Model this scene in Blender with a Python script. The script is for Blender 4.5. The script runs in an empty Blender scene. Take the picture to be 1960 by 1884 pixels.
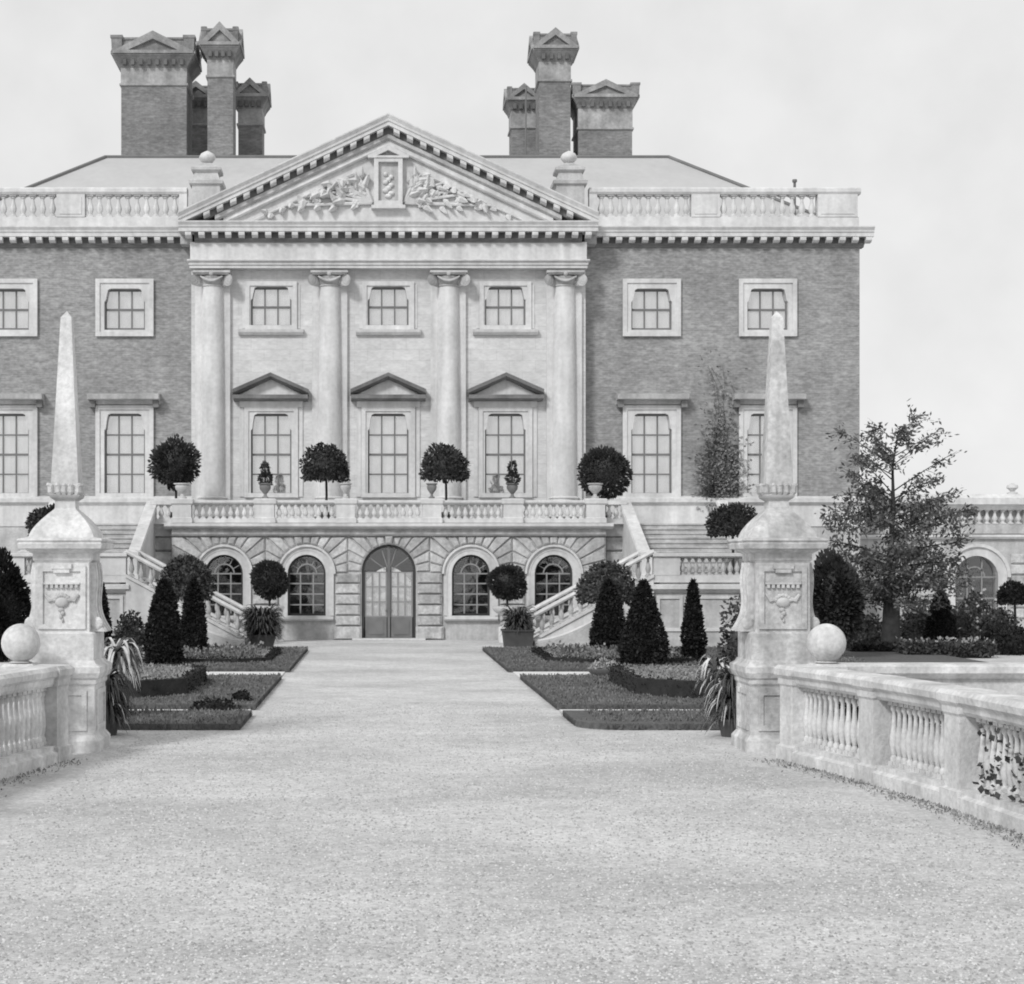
import bpy, math, random
import numpy as np
from mathutils import Vector, Matrix
from mathutils.geometry import tessellate_polygon

scene = bpy.context.scene
COL = scene.collection
R = math.radians

# ------------------------------------------------------------------ camera
F = 3300.0            # focal length in photo units (photo taken as 1960 wide)
U0, V0 = 728.0, 1080.0  # vanishing point of the garden axis
EYE = 2.6
cd = bpy.data.cameras.new('camera')
cam = bpy.data.objects.new('camera', cd)
COL.objects.link(cam)
cam.location = (0, 0, EYE)
cam.rotation_euler = (R(90), 0, 0)
cd.sensor_width = 36
cd.lens = 36 * F / 1960
cd.shift_x = (980 - U0) / 1960
cd.shift_y = (V0 - 942) / 1960
cd.clip_end = 3000
scene.camera = cam

# ------------------------------------------------------------------ sky, sun
SUN_EL, SUN_AZ = R(37), R(34)      # azimuth: to the left of the line house -> camera
world = bpy.data.worlds.new('World')
scene.world = world
world.use_nodes = True
wn = world.node_tree
bg = wn.nodes['Background']
sky = wn.nodes.new('ShaderNodeTexSky')
sky.sky_type = 'NISHITA'
sky.sun_disc = False
sky.sun_elevation = SUN_EL
sky.sun_rotation = R(180) + SUN_AZ
sky.air_density = 1.2
sky.dust_density = 1.5
sky.ozone_density = 1.0
bw = wn.nodes.new('ShaderNodeRGBToBW')
wn.links.new(sky.outputs[0], bw.inputs[0])
# thin even overcast: faint mottling only
wtc = wn.nodes.new('ShaderNodeTexCoord')
wno = wn.nodes.new('ShaderNodeTexNoise')
wno.inputs['Scale'].default_value = 22
wno.inputs['Detail'].default_value = 6
wn.links.new(wtc.outputs['Generated'], wno.inputs['Vector'])
wmr = wn.nodes.new('ShaderNodeMapRange')
wmr.inputs[1].default_value = 0.3
wmr.inputs[2].default_value = 0.7
wmr.inputs[3].default_value = 0.94
wmr.inputs[4].default_value = 1.02
wn.links.new(wno.outputs['Fac'], wmr.inputs[0])
wmu = wn.nodes.new('ShaderNodeMath'); wmu.operation = 'MULTIPLY'
wov = wn.nodes.new('ShaderNodeMath'); wov.operation = 'MULTIPLY_ADD'   # overcast: a white veil over a weak clear sky
wov.inputs[1].default_value = 0.12; wov.inputs[2].default_value = 5.95
wn.links.new(bw.outputs[0], wov.inputs[0])
wn.links.new(wov.outputs[0], wmu.inputs[0])
wn.links.new(wmr.outputs[0], wmu.inputs[1])
wn.links.new(wmu.outputs[0], bg.inputs['Color'])
bg.inputs['Strength'].default_value = 0.11

sl = bpy.data.lights.new('sun', 'SUN')
sun = bpy.data.objects.new('sun', sl)
COL.objects.link(sun)
sl.energy = 1.8
sl.angle = R(11)
sl.color = (1, 1, 1)                 # black and white photograph
sdir = Vector((-math.sin(SUN_AZ) * math.cos(SUN_EL), -math.cos(SUN_AZ) * math.cos(SUN_EL), math.sin(SUN_EL)))
sun.rotation_euler = (-sdir).to_track_quat('-Z', 'Y').to_euler()
sun.location = sdir * 60

scene.view_settings.view_transform = 'Standard'
scene.view_settings.look = 'None'
scene.view_settings.exposure = 0.23
scene.view_settings.gamma = 1.0
scene.view_settings.use_curve_mapping = False
scene.cycles.max_bounces = 6
scene.cycles.filter_width = 1.9
scene.cycles.transparent_max_bounces = 12

# ------------------------------------------------------------------ materials (all grey)
MATS = {}
def mat(name, val, rough=0.85, var=0.12, scale=1.2, bump=0.0, bscale=40.0, streak=0.0, fine=0.0, fscale=25.0, rnd=0.0, spec=0.25):
    if name in MATS:
        return MATS[name]
    m = bpy.data.materials.new(name); m.use_nodes = True
    nt = m.node_tree; N = nt.nodes; L = nt.links
    b = N['Principled BSDF']
    b.inputs['Roughness'].default_value = rough
    b.inputs['Specular IOR Level'].default_value = spec
    geo = N.new('ShaderNodeNewGeometry')
    def noise(sc, det, vec=None):
        n = N.new('ShaderNodeTexNoise'); n.inputs['Scale'].default_value = sc; n.inputs['Detail'].default_value = det
        L.new(vec if vec is not None else geo.outputs['Position'], n.inputs['Vector'])
        return n.outputs['Fac']
    def rng(sock, a, c, lo=0.3, hi=0.7):
        r = N.new('ShaderNodeMapRange')
        r.inputs[1].default_value = lo; r.inputs[2].default_value = hi
        r.inputs[3].default_value = a; r.inputs[4].default_value = c
        L.new(sock, r.inputs[0]); return r.outputs[0]
    def mul(a, c):
        q = N.new('ShaderNodeMath'); q.operation = 'MULTIPLY'
        if isinstance(a, float): q.inputs[0].default_value = a
        else: L.new(a, q.inputs[0])
        if isinstance(c, float): q.inputs[1].default_value = c
        else: L.new(c, q.inputs[1])
        return q.outputs[0]
    v = mul(float(val), rng(noise(scale, 5), 1 - var, 1 + var))
    if fine: v = mul(v, rng(noise(fscale, 4), 1 - fine, 1 + fine))
    if streak:
        mp = N.new('ShaderNodeMapping'); mp.inputs['Scale'].default_value = (3.2, 3.2, 0.28)
        L.new(geo.outputs['Position'], mp.inputs['Vector'])
        v = mul(v, rng(noise(1.0, 6, mp.outputs[0]), 1 - streak, 1 + streak * 0.5))
    if rnd:
        oi = N.new('ShaderNodeObjectInfo')
        v = mul(v, rng(oi.outputs['Random'], 1 - rnd, 1 + rnd, 0, 1))
    cc = N.new('ShaderNodeCombineColor')
    for i in range(3): L.new(v, cc.inputs[i])
    L.new(cc.outputs[0], b.inputs['Base Color'])
    if bump:
        bp = N.new('ShaderNodeBump'); bp.inputs['Strength'].default_value = bump; bp.inputs['Distance'].default_value = 0.02
        L.new(noise(bscale, 5), bp.inputs['Height']); L.new(bp.outputs[0], b.inputs['Normal'])
    MATS[name] = m
    return m

STONE = mat('pale_dressed_stone', 0.62, 0.8, 0.10, 0.7, 0.3, 30, 0.16, 0.08, 7)
STONE_BLOCK = mat('rusticated_stone', 0.46, 0.88, 0.22, 2.2, 0.8, 18, 0.15, 0.2, 9, rnd=0.16)
STONE_OLD = mat('weathered_stone', 0.47, 0.88, 0.2, 1.3, 0.4, 26, 0.2, 0.1, 12)
STONE_DARK = mat('dark_and_shade_stone', 0.2, 0.88, 0.25, 1.6, 0.3, 30, 0.15, 0.1, 12)  # dark stone; also paints shade into bed mould, terrace string and recess wall
SOOT_SHADE = mat('soot_and_shade_stone', 0.14, 0.9, 0.25, 2.0, 0.3, 30, 0.15)  # painted shade for the modillion gaps; also dark chimney dentils
STONE_PIER = mat('limestone_pier', 0.60, 0.88, 0.17, 1.7, 0.5, 30, 0.24, 0.14, 16)
CHIMNEY_STONE = mat('chimney_stone', 0.23, 0.88, 0.3, 1.6, 0.4, 20, 0.15, 0.15, 9)
STONE_STAINED = mat('stained_limestone', 0.50, 0.88, 0.26, 1.5, 0.5, 30, 0.34, 0.2, 14)
GABLE_STONE = mat('chimney_gable_stone', 0.29, 0.88, 0.3, 1.6, 0.4, 20, 0.15, 0.15, 9)
NECK_STONE = mat('chimney_neck_stone', 0.33, 0.88, 0.25, 1.6, 0.4, 20, 0.2, 0.15, 9)
SLATE = mat('pale_roof_slate', 0.47, 0.6, 0.06, 0.5, 0.1, 20, 0.05)
LEAD = mat('lead_flashing', 0.16, 0.6, 0.15, 1.5)
BAR = mat('glazing_bar_paint', 0.05, 0.5, 0.1, 3)
SASH = mat('sash_paint', 0.17, 0.5, 0.1, 3)
TRACERY = mat('tracery_paint', 0.26, 0.5, 0.1, 3)
DOORPAINT = mat('door_paint', 0.17, 0.45, 0.15, 3)
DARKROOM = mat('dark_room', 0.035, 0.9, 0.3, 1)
BLIND = mat('pale_blind', 0.9, 0.9, 0.12, 2.5, streak=0.15, rnd=0.1)
CURTAIN = mat('white_curtain', 0.9, 0.9, 0.1, 3, streak=0.15)
BARK = mat('bark', 0.045, 0.9, 0.3, 6, 0.6, 30)
YEW = mat('yew_leaves', 0.016, 0.7, 0.5, 3, fine=0.4, fscale=18)
BAY = mat('bay_leaves', 0.042, 0.6, 0.35, 3, fine=0.4, fscale=18)
DOME = mat('dome_leaves', 0.075, 0.7, 0.4, 3, fine=0.45, fscale=14)
BEDDING = mat('bedding_leaves', 0.16, 0.8, 0.4, 2, fine=0.4, fscale=9)
BEDTURF = mat('bed_turf', 0.25, 0.95, 0.25, 2.0, 0.8, 45, 0, 0.35, 14)
SHRUB = mat('shrub_leaves', 0.06, 0.7, 0.4, 3, fine=0.5, fscale=14)
TREELEAF = mat('tree_leaves', 0.11, 0.7, 0.35, 1.4, fine=0.4, fscale=9)
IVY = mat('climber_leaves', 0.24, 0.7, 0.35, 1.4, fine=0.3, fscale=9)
PALELEAF = mat('variegated_leaves', 0.55, 0.6, 0.2, 6)
LEAF = mat('strap_leaves', 0.08, 0.5, 0.4, 6)
FLOWER = mat('pale_flowers', 0.34, 0.8, 0.4, 8)
TUB = mat('wooden_tub', 0.07, 0.7, 0.2, 4)
SOIL = mat('bed_soil', 0.035, 0.95, 0.3, 5, 0.6, 20)

def gravel():
    m = bpy.data.materials.new('gravel'); m.use_nodes = True
    N = m.node_tree.nodes; L = m.node_tree.links; b = N['Principled BSDF']
    b.inputs['Roughness'].default_value = 0.95; b.inputs['Specular IOR Level'].default_value = 0.1
    geo = N.new('ShaderNodeNewGeometry')
    def noise(sc, det, rough=0.6):
        n = N.new('ShaderNodeTexNoise'); n.inputs['Scale'].default_value = sc; n.inputs['Detail'].default_value = det
        n.inputs['Roughness'].default_value = rough
        L.new(geo.outputs['Position'], n.inputs['Vector']); return n.outputs['Fac']
    def rng(s, lo, hi, a, c):
        r = N.new('ShaderNodeMapRange')
        for i, q in enumerate((lo, hi, a, c)): r.inputs[i + 1].default_value = q
        L.new(s, r.inputs[0]); return r.outputs[0]
    def mul(a, c):
        q = N.new('ShaderNodeMath'); q.operation = 'MULTIPLY'
        if isinstance(a, float): q.inputs[0].default_value = a
        else: L.new(a, q.inputs[0])
        L.new(c, q.inputs[1]); return q.outputs[0]
    vo = N.new('ShaderNodeTexVoronoi'); vo.inputs['Scale'].default_value = 26
    L.new(geo.outputs['Position'], vo.inputs['Vector'])
    sep = N.new('ShaderNodeSeparateColor'); L.new(vo.outputs['Color'], sep.inputs[0])
    v = mul(0.60, rng(noise(0.35, 4), 0.3, 0.7, 0.90, 1.08))
    v = mul(v, rng(noise(2.2, 5), 0.3, 0.7, 0.87, 1.08))
    mp = N.new('ShaderNodeMapping'); mp.inputs['Scale'].default_value = (0.22, 0.4, 1); mp.inputs['Rotation'].default_value = (0, 0, 0.12)
    L.new(geo.outputs['Position'], mp.inputs['Vector'])
    nb = N.new('ShaderNodeTexNoise'); nb.inputs['Scale'].default_value = 1.0; nb.inputs['Detail'].default_value = 5
    L.new(mp.outputs[0], nb.inputs['Vector'])
    v = mul(v, rng(nb.outputs['Fac'], 0.34, 0.56, 0.83, 1.02))
    v = mul(v, rng(noise(9, 6, 0.7), 0.3, 0.7, 0.80, 1.14))
    v = mul(v, rng(sep.outputs[0], 0, 1, 0.86, 1.10))
    v = mul(v, rng(noise(30, 3), 0.30, 0.48, 0.72, 1.0))
    cc = N.new('ShaderNodeCombineColor')
    for i in range(3): L.new(v, cc.inputs[i])
    L.new(cc.outputs[0], b.inputs['Base Color'])
    bp = N.new('ShaderNodeBump'); bp.inputs['Strength'].default_value = 0.7; bp.inputs['Distance'].default_value = 0.02
    L.new(noise(22, 5), bp.inputs['Height']); L.new(bp.outputs[0], b.inputs['Normal'])
    return m
GRAVEL = gravel()
PALEGRAVEL = mat('pale_edging', 0.66, 0.9, 0.08, 3, 0.3, 30, fine=0.1)

def brick_mat(name, axis, k=1.0, bw=0.235, rh=0.078, ms=0.006, cols=(0.255, 0.305, 0.32), nv=0.19):
    m = bpy.data.materials.new(name); m.use_nodes = True
    N = m.node_tree.nodes; L = m.node_tree.links; b = N['Principled BSDF']
    b.inputs['Roughness'].default_value = 0.9; b.inputs['Specular IOR Level'].default_value = 0.15
    geo = N.new('ShaderNodeNewGeometry'); sp = N.new('ShaderNodeSeparateXYZ'); L.new(geo.outputs['Position'], sp.inputs[0])
    cb = N.new('ShaderNodeCombineXYZ')
    L.new(sp.outputs[axis], cb.inputs[0]); L.new(sp.outputs[2], cb.inputs[1])
    br = N.new('ShaderNodeTexBrick'); L.new(cb.outputs[0], br.inputs['Vector'])
    br.inputs['Scale'].default_value = 1.0
    br.inputs['Brick Width'].default_value = bw; br.inputs['Row Height'].default_value = rh
    br.inputs['Mortar Size'].default_value = ms
    br.inputs['Color1'].default_value = (cols[0] * k, cols[0] * k, cols[0] * k, 1); br.inputs['Color2'].default_value = (cols[1] * k, cols[1] * k, cols[1] * k, 1)
    br.inputs['Mortar'].default_value = (cols[2] * k, cols[2] * k, cols[2] * k, 1)
    def noise(sc, det, sc3=None):
        n = N.new('ShaderNodeTexNoise'); n.inputs['Scale'].default_value = sc; n.inputs['Detail'].default_value = det
        if sc3:
            mp = N.new('ShaderNodeMapping'); mp.inputs['Scale'].default_value = sc3
            L.new(geo.outputs['Position'], mp.inputs['Vector']); L.new(mp.outputs[0], n.inputs['Vector'])
        else: L.new(geo.outputs['Position'], n.inputs['Vector'])
        r = N.new('ShaderNodeMapRange'); r.inputs[1].default_value = 0.3; r.inputs[2].default_value = 0.7
        r.inputs[3].default_value = 1 - nv; r.inputs[4].default_value = 1 + nv
        L.new(n.outputs['Fac'], r.inputs[0]); return r.outputs[0]
    def mix(c, s):
        q = N.new('ShaderNodeMix'); q.data_type = 'RGBA'; q.blend_type = 'MULTIPLY'; q.inputs[0].default_value = 1
        L.new(c, q.inputs[6]); L.new(s, q.inputs[7]); return q.outputs[2]
    c = mix(br.outputs['Color'], noise(0.5, 5)); c = mix(c, noise(2.5, 5, (1, 1, 2.5))); c = mix(c, noise(9, 3, (0.7, 0.7, 1.6)))
    L.new(c, b.inputs['Base Color'])
    bp = N.new('ShaderNodeBump'); bp.inputs['Strength'].default_value = 0.3; bp.inputs['Distance'].default_value = 0.01
    L.new(br.outputs['Fac'], bp.inputs['Height']); bp.invert = True
    L.new(bp.outputs[0], b.inputs['Normal'])
    return m
BRICK = brick_mat('brick_front', 0)
ASHLAR = brick_mat('ashlar_stone', 0, 0.94, 0.95, 0.42, 0.009, (0.60, 0.65, 0.54), 0.08)
BRICK_SIDE = brick_mat('brick_side', 1)
BRICK_STACK = brick_mat('sooty_brick', 0, 0.74)

def turf():
    return mat('mown_turf', 0.112, 0.95, 0.12, 1.0, 0.8, 45, 0, 0.25, 16)
TURF = turf()
GRASS = mat('grass_blades', 0.16, 0.9, 0.3, 0.8, fine=0.3, fscale=5)

def glass_mat(name, refl):
    m = bpy.data.materials.new(name); m.use_nodes = True
    N = m.node_tree.nodes; L = m.node_tree.links
    out = N['Material Output']; N.remove(N['Principled BSDF'])
    t = N.new('ShaderNodeBsdfTransparent'); t.inputs[0].default_value = (0.97, 0.97, 0.97, 1)
    g = N.new('ShaderNodeBsdfGlossy'); g.inputs['Roughness'].default_value = 0.04; g.inputs[0].default_value = (0.9, 0.9, 0.9, 1)
    geo = N.new('ShaderNodeNewGeometry'); n = N.new('ShaderNodeTexNoise'); n.inputs['Scale'].default_value = 2.3
    L.new(geo.outputs['Position'], n.inputs['Vector'])
    bp = N.new('ShaderNodeBump'); bp.inputs['Strength'].default_value = 0.12; bp.inputs['Distance'].default_value = 0.05
    L.new(n.outputs['Fac'], bp.inputs['Height']); L.new(bp.outputs[0], g.inputs['Normal'])
    mx = N.new('ShaderNodeMixShader'); mx.inputs[0].default_value = refl
    L.new(t.outputs[0], mx.inputs[1]); L.new(g.outputs[0], mx.inputs[2]); L.new(mx.outputs[0], out.inputs['Surface'])
    return m
GLASS = glass_mat('window_glass', 0.38)
GLASS_DARK = glass_mat('basement_glass', 0.09)

# ------------------------------------------------------------------ builders
WL = {}
def X(u, Y): return (u - U0) * Y / F
def Z(v, Y): return EYE - (v - V0) * Y / F
def GY(v, z=0.0): return F * (EYE - z) / (v - V0)

class MB:
    def __init__(s): s.v = []; s.f = []
    def add(s, vs, fs):
        o = len(s.v); s.v.extend([tuple(p) for p in vs]); s.f.extend([tuple(i + o for i in f) for f in fs])
    def box(s, x0, x1, y0, y1, z0, z1):
        if x0 > x1: x0, x1 = x1, x0
        if y0 > y1: y0, y1 = y1, y0
        s.frustum((x0, x1, y0, y1), z0, (x0, x1, y0, y1), z1)
    def frustum(s, a, z0, c, z1):
        s.add([(a[0], a[2], z0), (a[1], a[2], z0), (a[1], a[3], z0), (a[0], a[3], z0),
               (c[0], c[2], z1), (c[1], c[2], z1), (c[1], c[3], z1), (c[0], c[3], z1)],
              [(0, 3, 2, 1), (4, 5, 6, 7), (0, 1, 5, 4), (1, 2, 6, 5), (2, 3, 7, 6), (3, 0, 4, 7)])
    def sq(s, cx, cy, prof, depth=1.0):
        # square "lathe": prof = [(half width, z)], side half depth = half width * depth
        vs = []; fs = []
        for h, z in prof:
            d = h * depth
            vs += [(cx - h, cy - d, z), (cx + h, cy - d, z), (cx + h, cy + d, z), (cx - h, cy + d, z)]
        n = len(prof)
        for i in range(n - 1):
            for k in range(4):
                j = (k + 1) % 4
                fs.append((4 * i + k, 4 * i + j, 4 * i + 4 + j, 4 * i + 4 + k))
        fs += [(3, 2, 1, 0), tuple(4 * (n - 1) + k for k in range(4))]
        s.add(vs, fs)
    def lathe(s, c, prof, seg=12, a0=0.0, a1=2 * math.pi, sx=1.0, sy=1.0):
        full = abs(a1 - a0 - 2 * math.pi) < 1e-6
        n = seg if full else seg + 1
        vs = []; fs = []
        for r, z in prof:
            for k in range(n):
                a = a0 + (a1 - a0) * k / seg
                vs.append((c[0] + r * sx * math.cos(a), c[1] + r * sy * math.sin(a), c[2] + z))
        for i in range(len(prof) - 1):
            for k in range(seg):
                j = (k + 1) % n
                fs.append((i * n + k, i * n + j, (i + 1) * n + j, (i + 1) * n + k))
        if full:
            fs.append(tuple(reversed(range(n)))); fs.append(tuple((len(prof) - 1) * n + k for k in range(n)))
        s.add(vs, fs)
    def plate(s, outer, holes, yf, yb, plane='xz', back=True):
        loops = [outer] + list(holes)
        pts = [p for l in loops for p in l]
        tris = tessellate_polygon([[Vector((p[0], p[1], 0)) for p in l] for l in loops])
        def w(p, d): return (p[0], d, p[1]) if plane == 'xz' else ((d, p[0], p[1]) if plane == 'yz' else (p[0], p[1], d))
        n = len(pts)
        vs = [w(p, yf) for p in pts] + [w(p, yb) for p in pts]
        fs = [tuple(t) for t in tris]
        if back: fs += [tuple(i + n for i in reversed(t)) for t in tris]
        o = 0
        for l in loops:
            m = len(l)
            for i in range(m):
                j = (i + 1) % m
                fs.append((o + i, o + j, n + o + j, n + o + i))
            o += m
        s.add(vs, fs)
    def extrude_x(s, prof, x0, x1, dz=0.0):
        # prof = closed list of (y, z); dz: rise over the length (sheared)
        n = len(prof)
        vs = [(x0, y, z) for y, z in prof] + [(x1, y, z + dz) for y, z in prof]
        fs = [(i, (i + 1) % n, n + (i + 1) % n, n + i) for i in range(n)] + [tuple(reversed(range(n))), tuple(range(n, 2 * n))]
        s.add(vs, fs)
    def extrude_y(s, prof, y0, y1, dz=0.0):
        n = len(prof)
        vs = [(x, y0, z) for x, z in prof] + [(x, y1, z + dz) for x, z in prof]
        fs = [(i, (i + 1) % n, n + (i + 1) % n, n + i) for i in range(n)] + [tuple(reversed(range(n))), tuple(range(n, 2 * n))]
        s.add(vs, fs)
    def pillow(s, poly, yf, yb, bev, plane='xz'):
        # stone with chamfered front: polygon in xz, chamfer towards its centre
        n = len(poly)
        cx = sum(p[0] for p in poly) / n; cz = sum(p[1] for p in poly) / n
        inn = []
        for x, z in poly:
            d = math.hypot(x - cx, z - cz); k = max(0.3, 1 - bev * 1.6 / max(d, 1e-4))
            inn.append((cx + (x - cx) * k, cz + (z - cz) * k))
        b2 = yf + (yb - yf) * min(0.8, bev / abs(yb - yf))
        vs = [(x, yf, z) for x, z in inn] + [(x, b2, z) for x, z in poly] + [(x, yb, z) for x, z in poly]
        fs = [tuple(range(n))]
        for q in (0, 1):
            for i in range(n):
                j = (i + 1) % n
                fs.append((q * n + i, q * n + j, (q + 1) * n + j, (q + 1) * n + i))
        s.add(vs, fs)
    def tube(s, pts, rads, seg=6):
        pts = [Vector(p) for p in pts]; rings = []
        vs = []; fs = []
        for i, p in enumerate(pts):
            d = (pts[min(i + 1, len(pts) - 1)] - pts[max(i - 1, 0)])
            if d.length < 1e-6: d = Vector((0, 0, 1))
            d.normalize()
            a = d.orthogonal().normalized() if i == 0 else (rings[-1] - d * rings[-1].dot(d)).normalized()
            rings.append(a); c = d.cross(a)
            r = rads[i] if isinstance(rads, (list, tuple)) else rads
            for k in range(seg):
                t = 2 * math.pi * k / seg
                vs.append(p + a * (r * math.cos(t)) + c * (r * math.sin(t)))
        for i in range(len(pts) - 1):
            for k in range(seg):
                j = (k + 1) % seg
                fs.append((i * seg + k, i * seg + j, (i + 1) * seg + j, (i + 1) * seg + k))
        fs += [tuple(reversed(range(seg))), tuple((len(pts) - 1) * seg + k for k in range(seg))]
        s.add(vs, fs)
    def blob(s, c, rx, ry, rz, seg=10, rings=6):
        prof = [(max(1e-3, math.sin(math.pi * i / rings)), -math.cos(math.pi * i / rings)) for i in range(rings + 1)]
        vs = []; fs = []
        for r, z in prof:
            for k in range(seg):
                a = 2 * math.pi * k / seg
                vs.append((c[0] + rx * r * math.cos(a), c[1] + ry * r * math.sin(a), c[2] + rz * z))
        for i in range(rings):
            for k in range(seg):
                j = (k + 1) % seg
                fs.append((i * seg + k, i * seg + j, (i + 1) * seg + j, (i + 1) * seg + k))
        s.add(vs, fs)
    def mesh(s, name, m, off=(0, 0, 0), smooth=False):
        me = bpy.data.meshes.new(name)
        me.from_pydata([(p[0] - off[0], p[1] - off[1], p[2] - off[2]) for p in s.v], [], s.f)
        me.materials.append(m)
        import bmesh
        b = bmesh.new(); b.from_mesh(me); bmesh.ops.recalc_face_normals(b, faces=b.faces); b.to_mesh(me); b.free()
        if smooth:
            me.polygons.foreach_set('use_smooth', [True] * len(me.polygons))
            try: me.set_sharp_from_angle(angle=R(40))
            except Exception: pass
        return me
    def build(s, name, m, parent=None, base=None, smooth=False):
        off = WL[parent] if parent else (Vector(base) if base else Vector((0, 0, 0)))
        o = bpy.data.objects.new(name, s.mesh(name, m, off, smooth))
        COL.objects.link(o)
        if parent: o.parent = parent
        else: o.location = off
        WL[o] = Vector(off)
        return o

def inst(name, me, parent, loc, rz=0.0, scale=None):
    o = bpy.data.objects.new(name, me); COL.objects.link(o)
    o.parent = parent
    o.location = Vector(loc) - (WL[parent] if parent else Vector((0, 0, 0)))
    if rz: o.rotation_euler = (0, 0, rz)
    if scale: o.scale = scale
    WL[o] = Vector(loc)
    return o

def thing(name, label, cat, loc, group=None):
    o = bpy.data.objects.new(name, None); COL.objects.link(o); o.location = loc
    o.empty_display_size = 0.3
    WL[o] = Vector(loc); tag(o, label, cat, group)
    return o
def tag(o, label, cat, group=None):
    o['label'] = label; o['category'] = cat
    if group: o['group'] = group
def struct(o):
    o['kind'] = 'structure'; return o

def arch_pts(cx, zs, r, n=12, a0=0.0, a1=math.pi):
    return [(cx + r * math.cos(a0 + (a1 - a0) * i / n), zs + r * math.sin(a0 + (a1 - a0) * i / n)) for i in range(n + 1)]
def arch_poly(cx, z0, zs, r, n=14):
    return [(cx - r, z0), (cx + r, z0)] + arch_pts(cx, zs, r, n)
def rect(x0, x1, z0, z1): return [(x0, z0), (x1, z0), (x1, z1), (x0, z1)]

AX = 0.29          # the house axis
rng = random.Random(7)

def leaf_mesh(name, pts, nrm, size, m, seed, flat=0.5, aspect=0.55):
    """pts (n,3), nrm (n,3): one folded leaf (2 triangles) per point"""
    g = np.random.default_rng(seed)
    n = len(pts)
    d = g.normal(size=(n, 3)); d = d + nrm * flat * 1.0; d /= np.linalg.norm(d, axis=1, keepdims=True)
    a = np.cross(d, g.normal(size=(n, 3))); a /= np.linalg.norm(a, axis=1, keepdims=True)
    s = size * g.uniform(.6, 1.35, size=(n, 1))
    tip = pts + d * s; mid = pts + d * s * .5
    l = mid + a * s * aspect * .5; r = mid - a * s * aspect * .5
    v = np.stack([pts, l, tip, r], 1).reshape(-1, 3)
    me = bpy.data.meshes.new(name)
    me.vertices.add(4 * n); me.vertices.foreach_set('co', v.ravel())
    me.loops.add(4 * n); me.polygons.add(n)
    me.loops.foreach_set('vertex_index', np.arange(4 * n, dtype=np.int32))
    me.polygons.foreach_set('loop_start', np.arange(0, 4 * n, 4, dtype=np.int32))
    me.materials.append(m); me.update(); me.validate()
    return me
# ================================================================== GROUND
mb = MB(); mb.add([(-500, -60, 0), (500, -60, 0), (500, 900, 0), (-500, 900, 0)], [(0, 1, 2, 3)])
struct(mb.build('ground', GRAVEL))

# loose stones on the drive
g = np.random.default_rng(2)
n = 75000
yy = 9.5 + 23 * g.uniform(0, 1, n) ** 1.7; xx = g.uniform(-1, 1, n) * (1.2 + .22 * yy) + .45 + .05 * yy
ok = (xx > np.where(yy > 26.5, -2.0, -3.7)) & (xx < np.where(yy > 26.5, 2.9, 9)) & (xx < 4.85 + np.clip((22.5 - yy) * .12, 0, .8)); xx, yy = xx[ok], yy[ok]; n = len(xx)
sz = g.uniform(.006, .017, n)
base = np.array([(1, 0, 0), (0, 1, 0), (-1, 0, 0), (0, -1, 0), (0, 0, .8)])
v = base[None] * sz[:, None, None] * g.uniform(.6, 1.3, (n, 5, 1)); ang = g.uniform(0, 6.28, n)
c_, s_ = np.cos(ang)[:, None], np.sin(ang)[:, None]
vx = v[:, :, 0] * c_ - v[:, :, 1] * s_; vy = v[:, :, 0] * s_ + v[:, :, 1] * c_
v = np.stack([vx + xx[:, None], vy + yy[:, None], v[:, :, 2] + .001], 2).reshape(-1, 3)
f = (np.array([(0, 1, 4), (1, 2, 4), (2, 3, 4), (3, 0, 4)])[None] + 5 * np.arange(n)[:, None, None]).reshape(-1)
me = bpy.data.meshes.new('loose_gravel')
me.vertices.add(5 * n); me.vertices.foreach_set('co', v.ravel())
me.loops.add(12 * n); me.polygons.add(4 * n)
me.loops.foreach_set('vertex_index', f.astype(np.int32)); me.polygons.foreach_set('loop_start', np.arange(0, 12 * n, 3, dtype=np.int32))
pm = bpy.data.materials.new('loose_stones'); pm.use_nodes = True
pn = pm.node_tree.nodes; pg = pn.new('ShaderNodeNewGeometry'); pr = pn.new('ShaderNodeMapRange')
pr.inputs[3].default_value = 0.27; pr.inputs[4].default_value = 0.68
pm.node_tree.links.new(pg.outputs['Random Per Island'], pr.inputs[0]); pc = pn.new('ShaderNodeCombineColor')
for i in range(3): pm.node_tree.links.new(pr.outputs[0], pc.inputs[i])
pm.node_tree.links.new(pc.outputs[0], pn['Principled BSDF'].inputs['Base Color']); pn['Principled BSDF'].inputs['Roughness'].default_value = .9
me.materials.append(pm); me.update()
o = bpy.data.objects.new('loose_gravel', me); COL.objects.link(o); o['kind'] = 'stuff'
o['label'] = 'loose pale and dark stones scattered over the gravel drive'; o['category'] = 'gravel'

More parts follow.
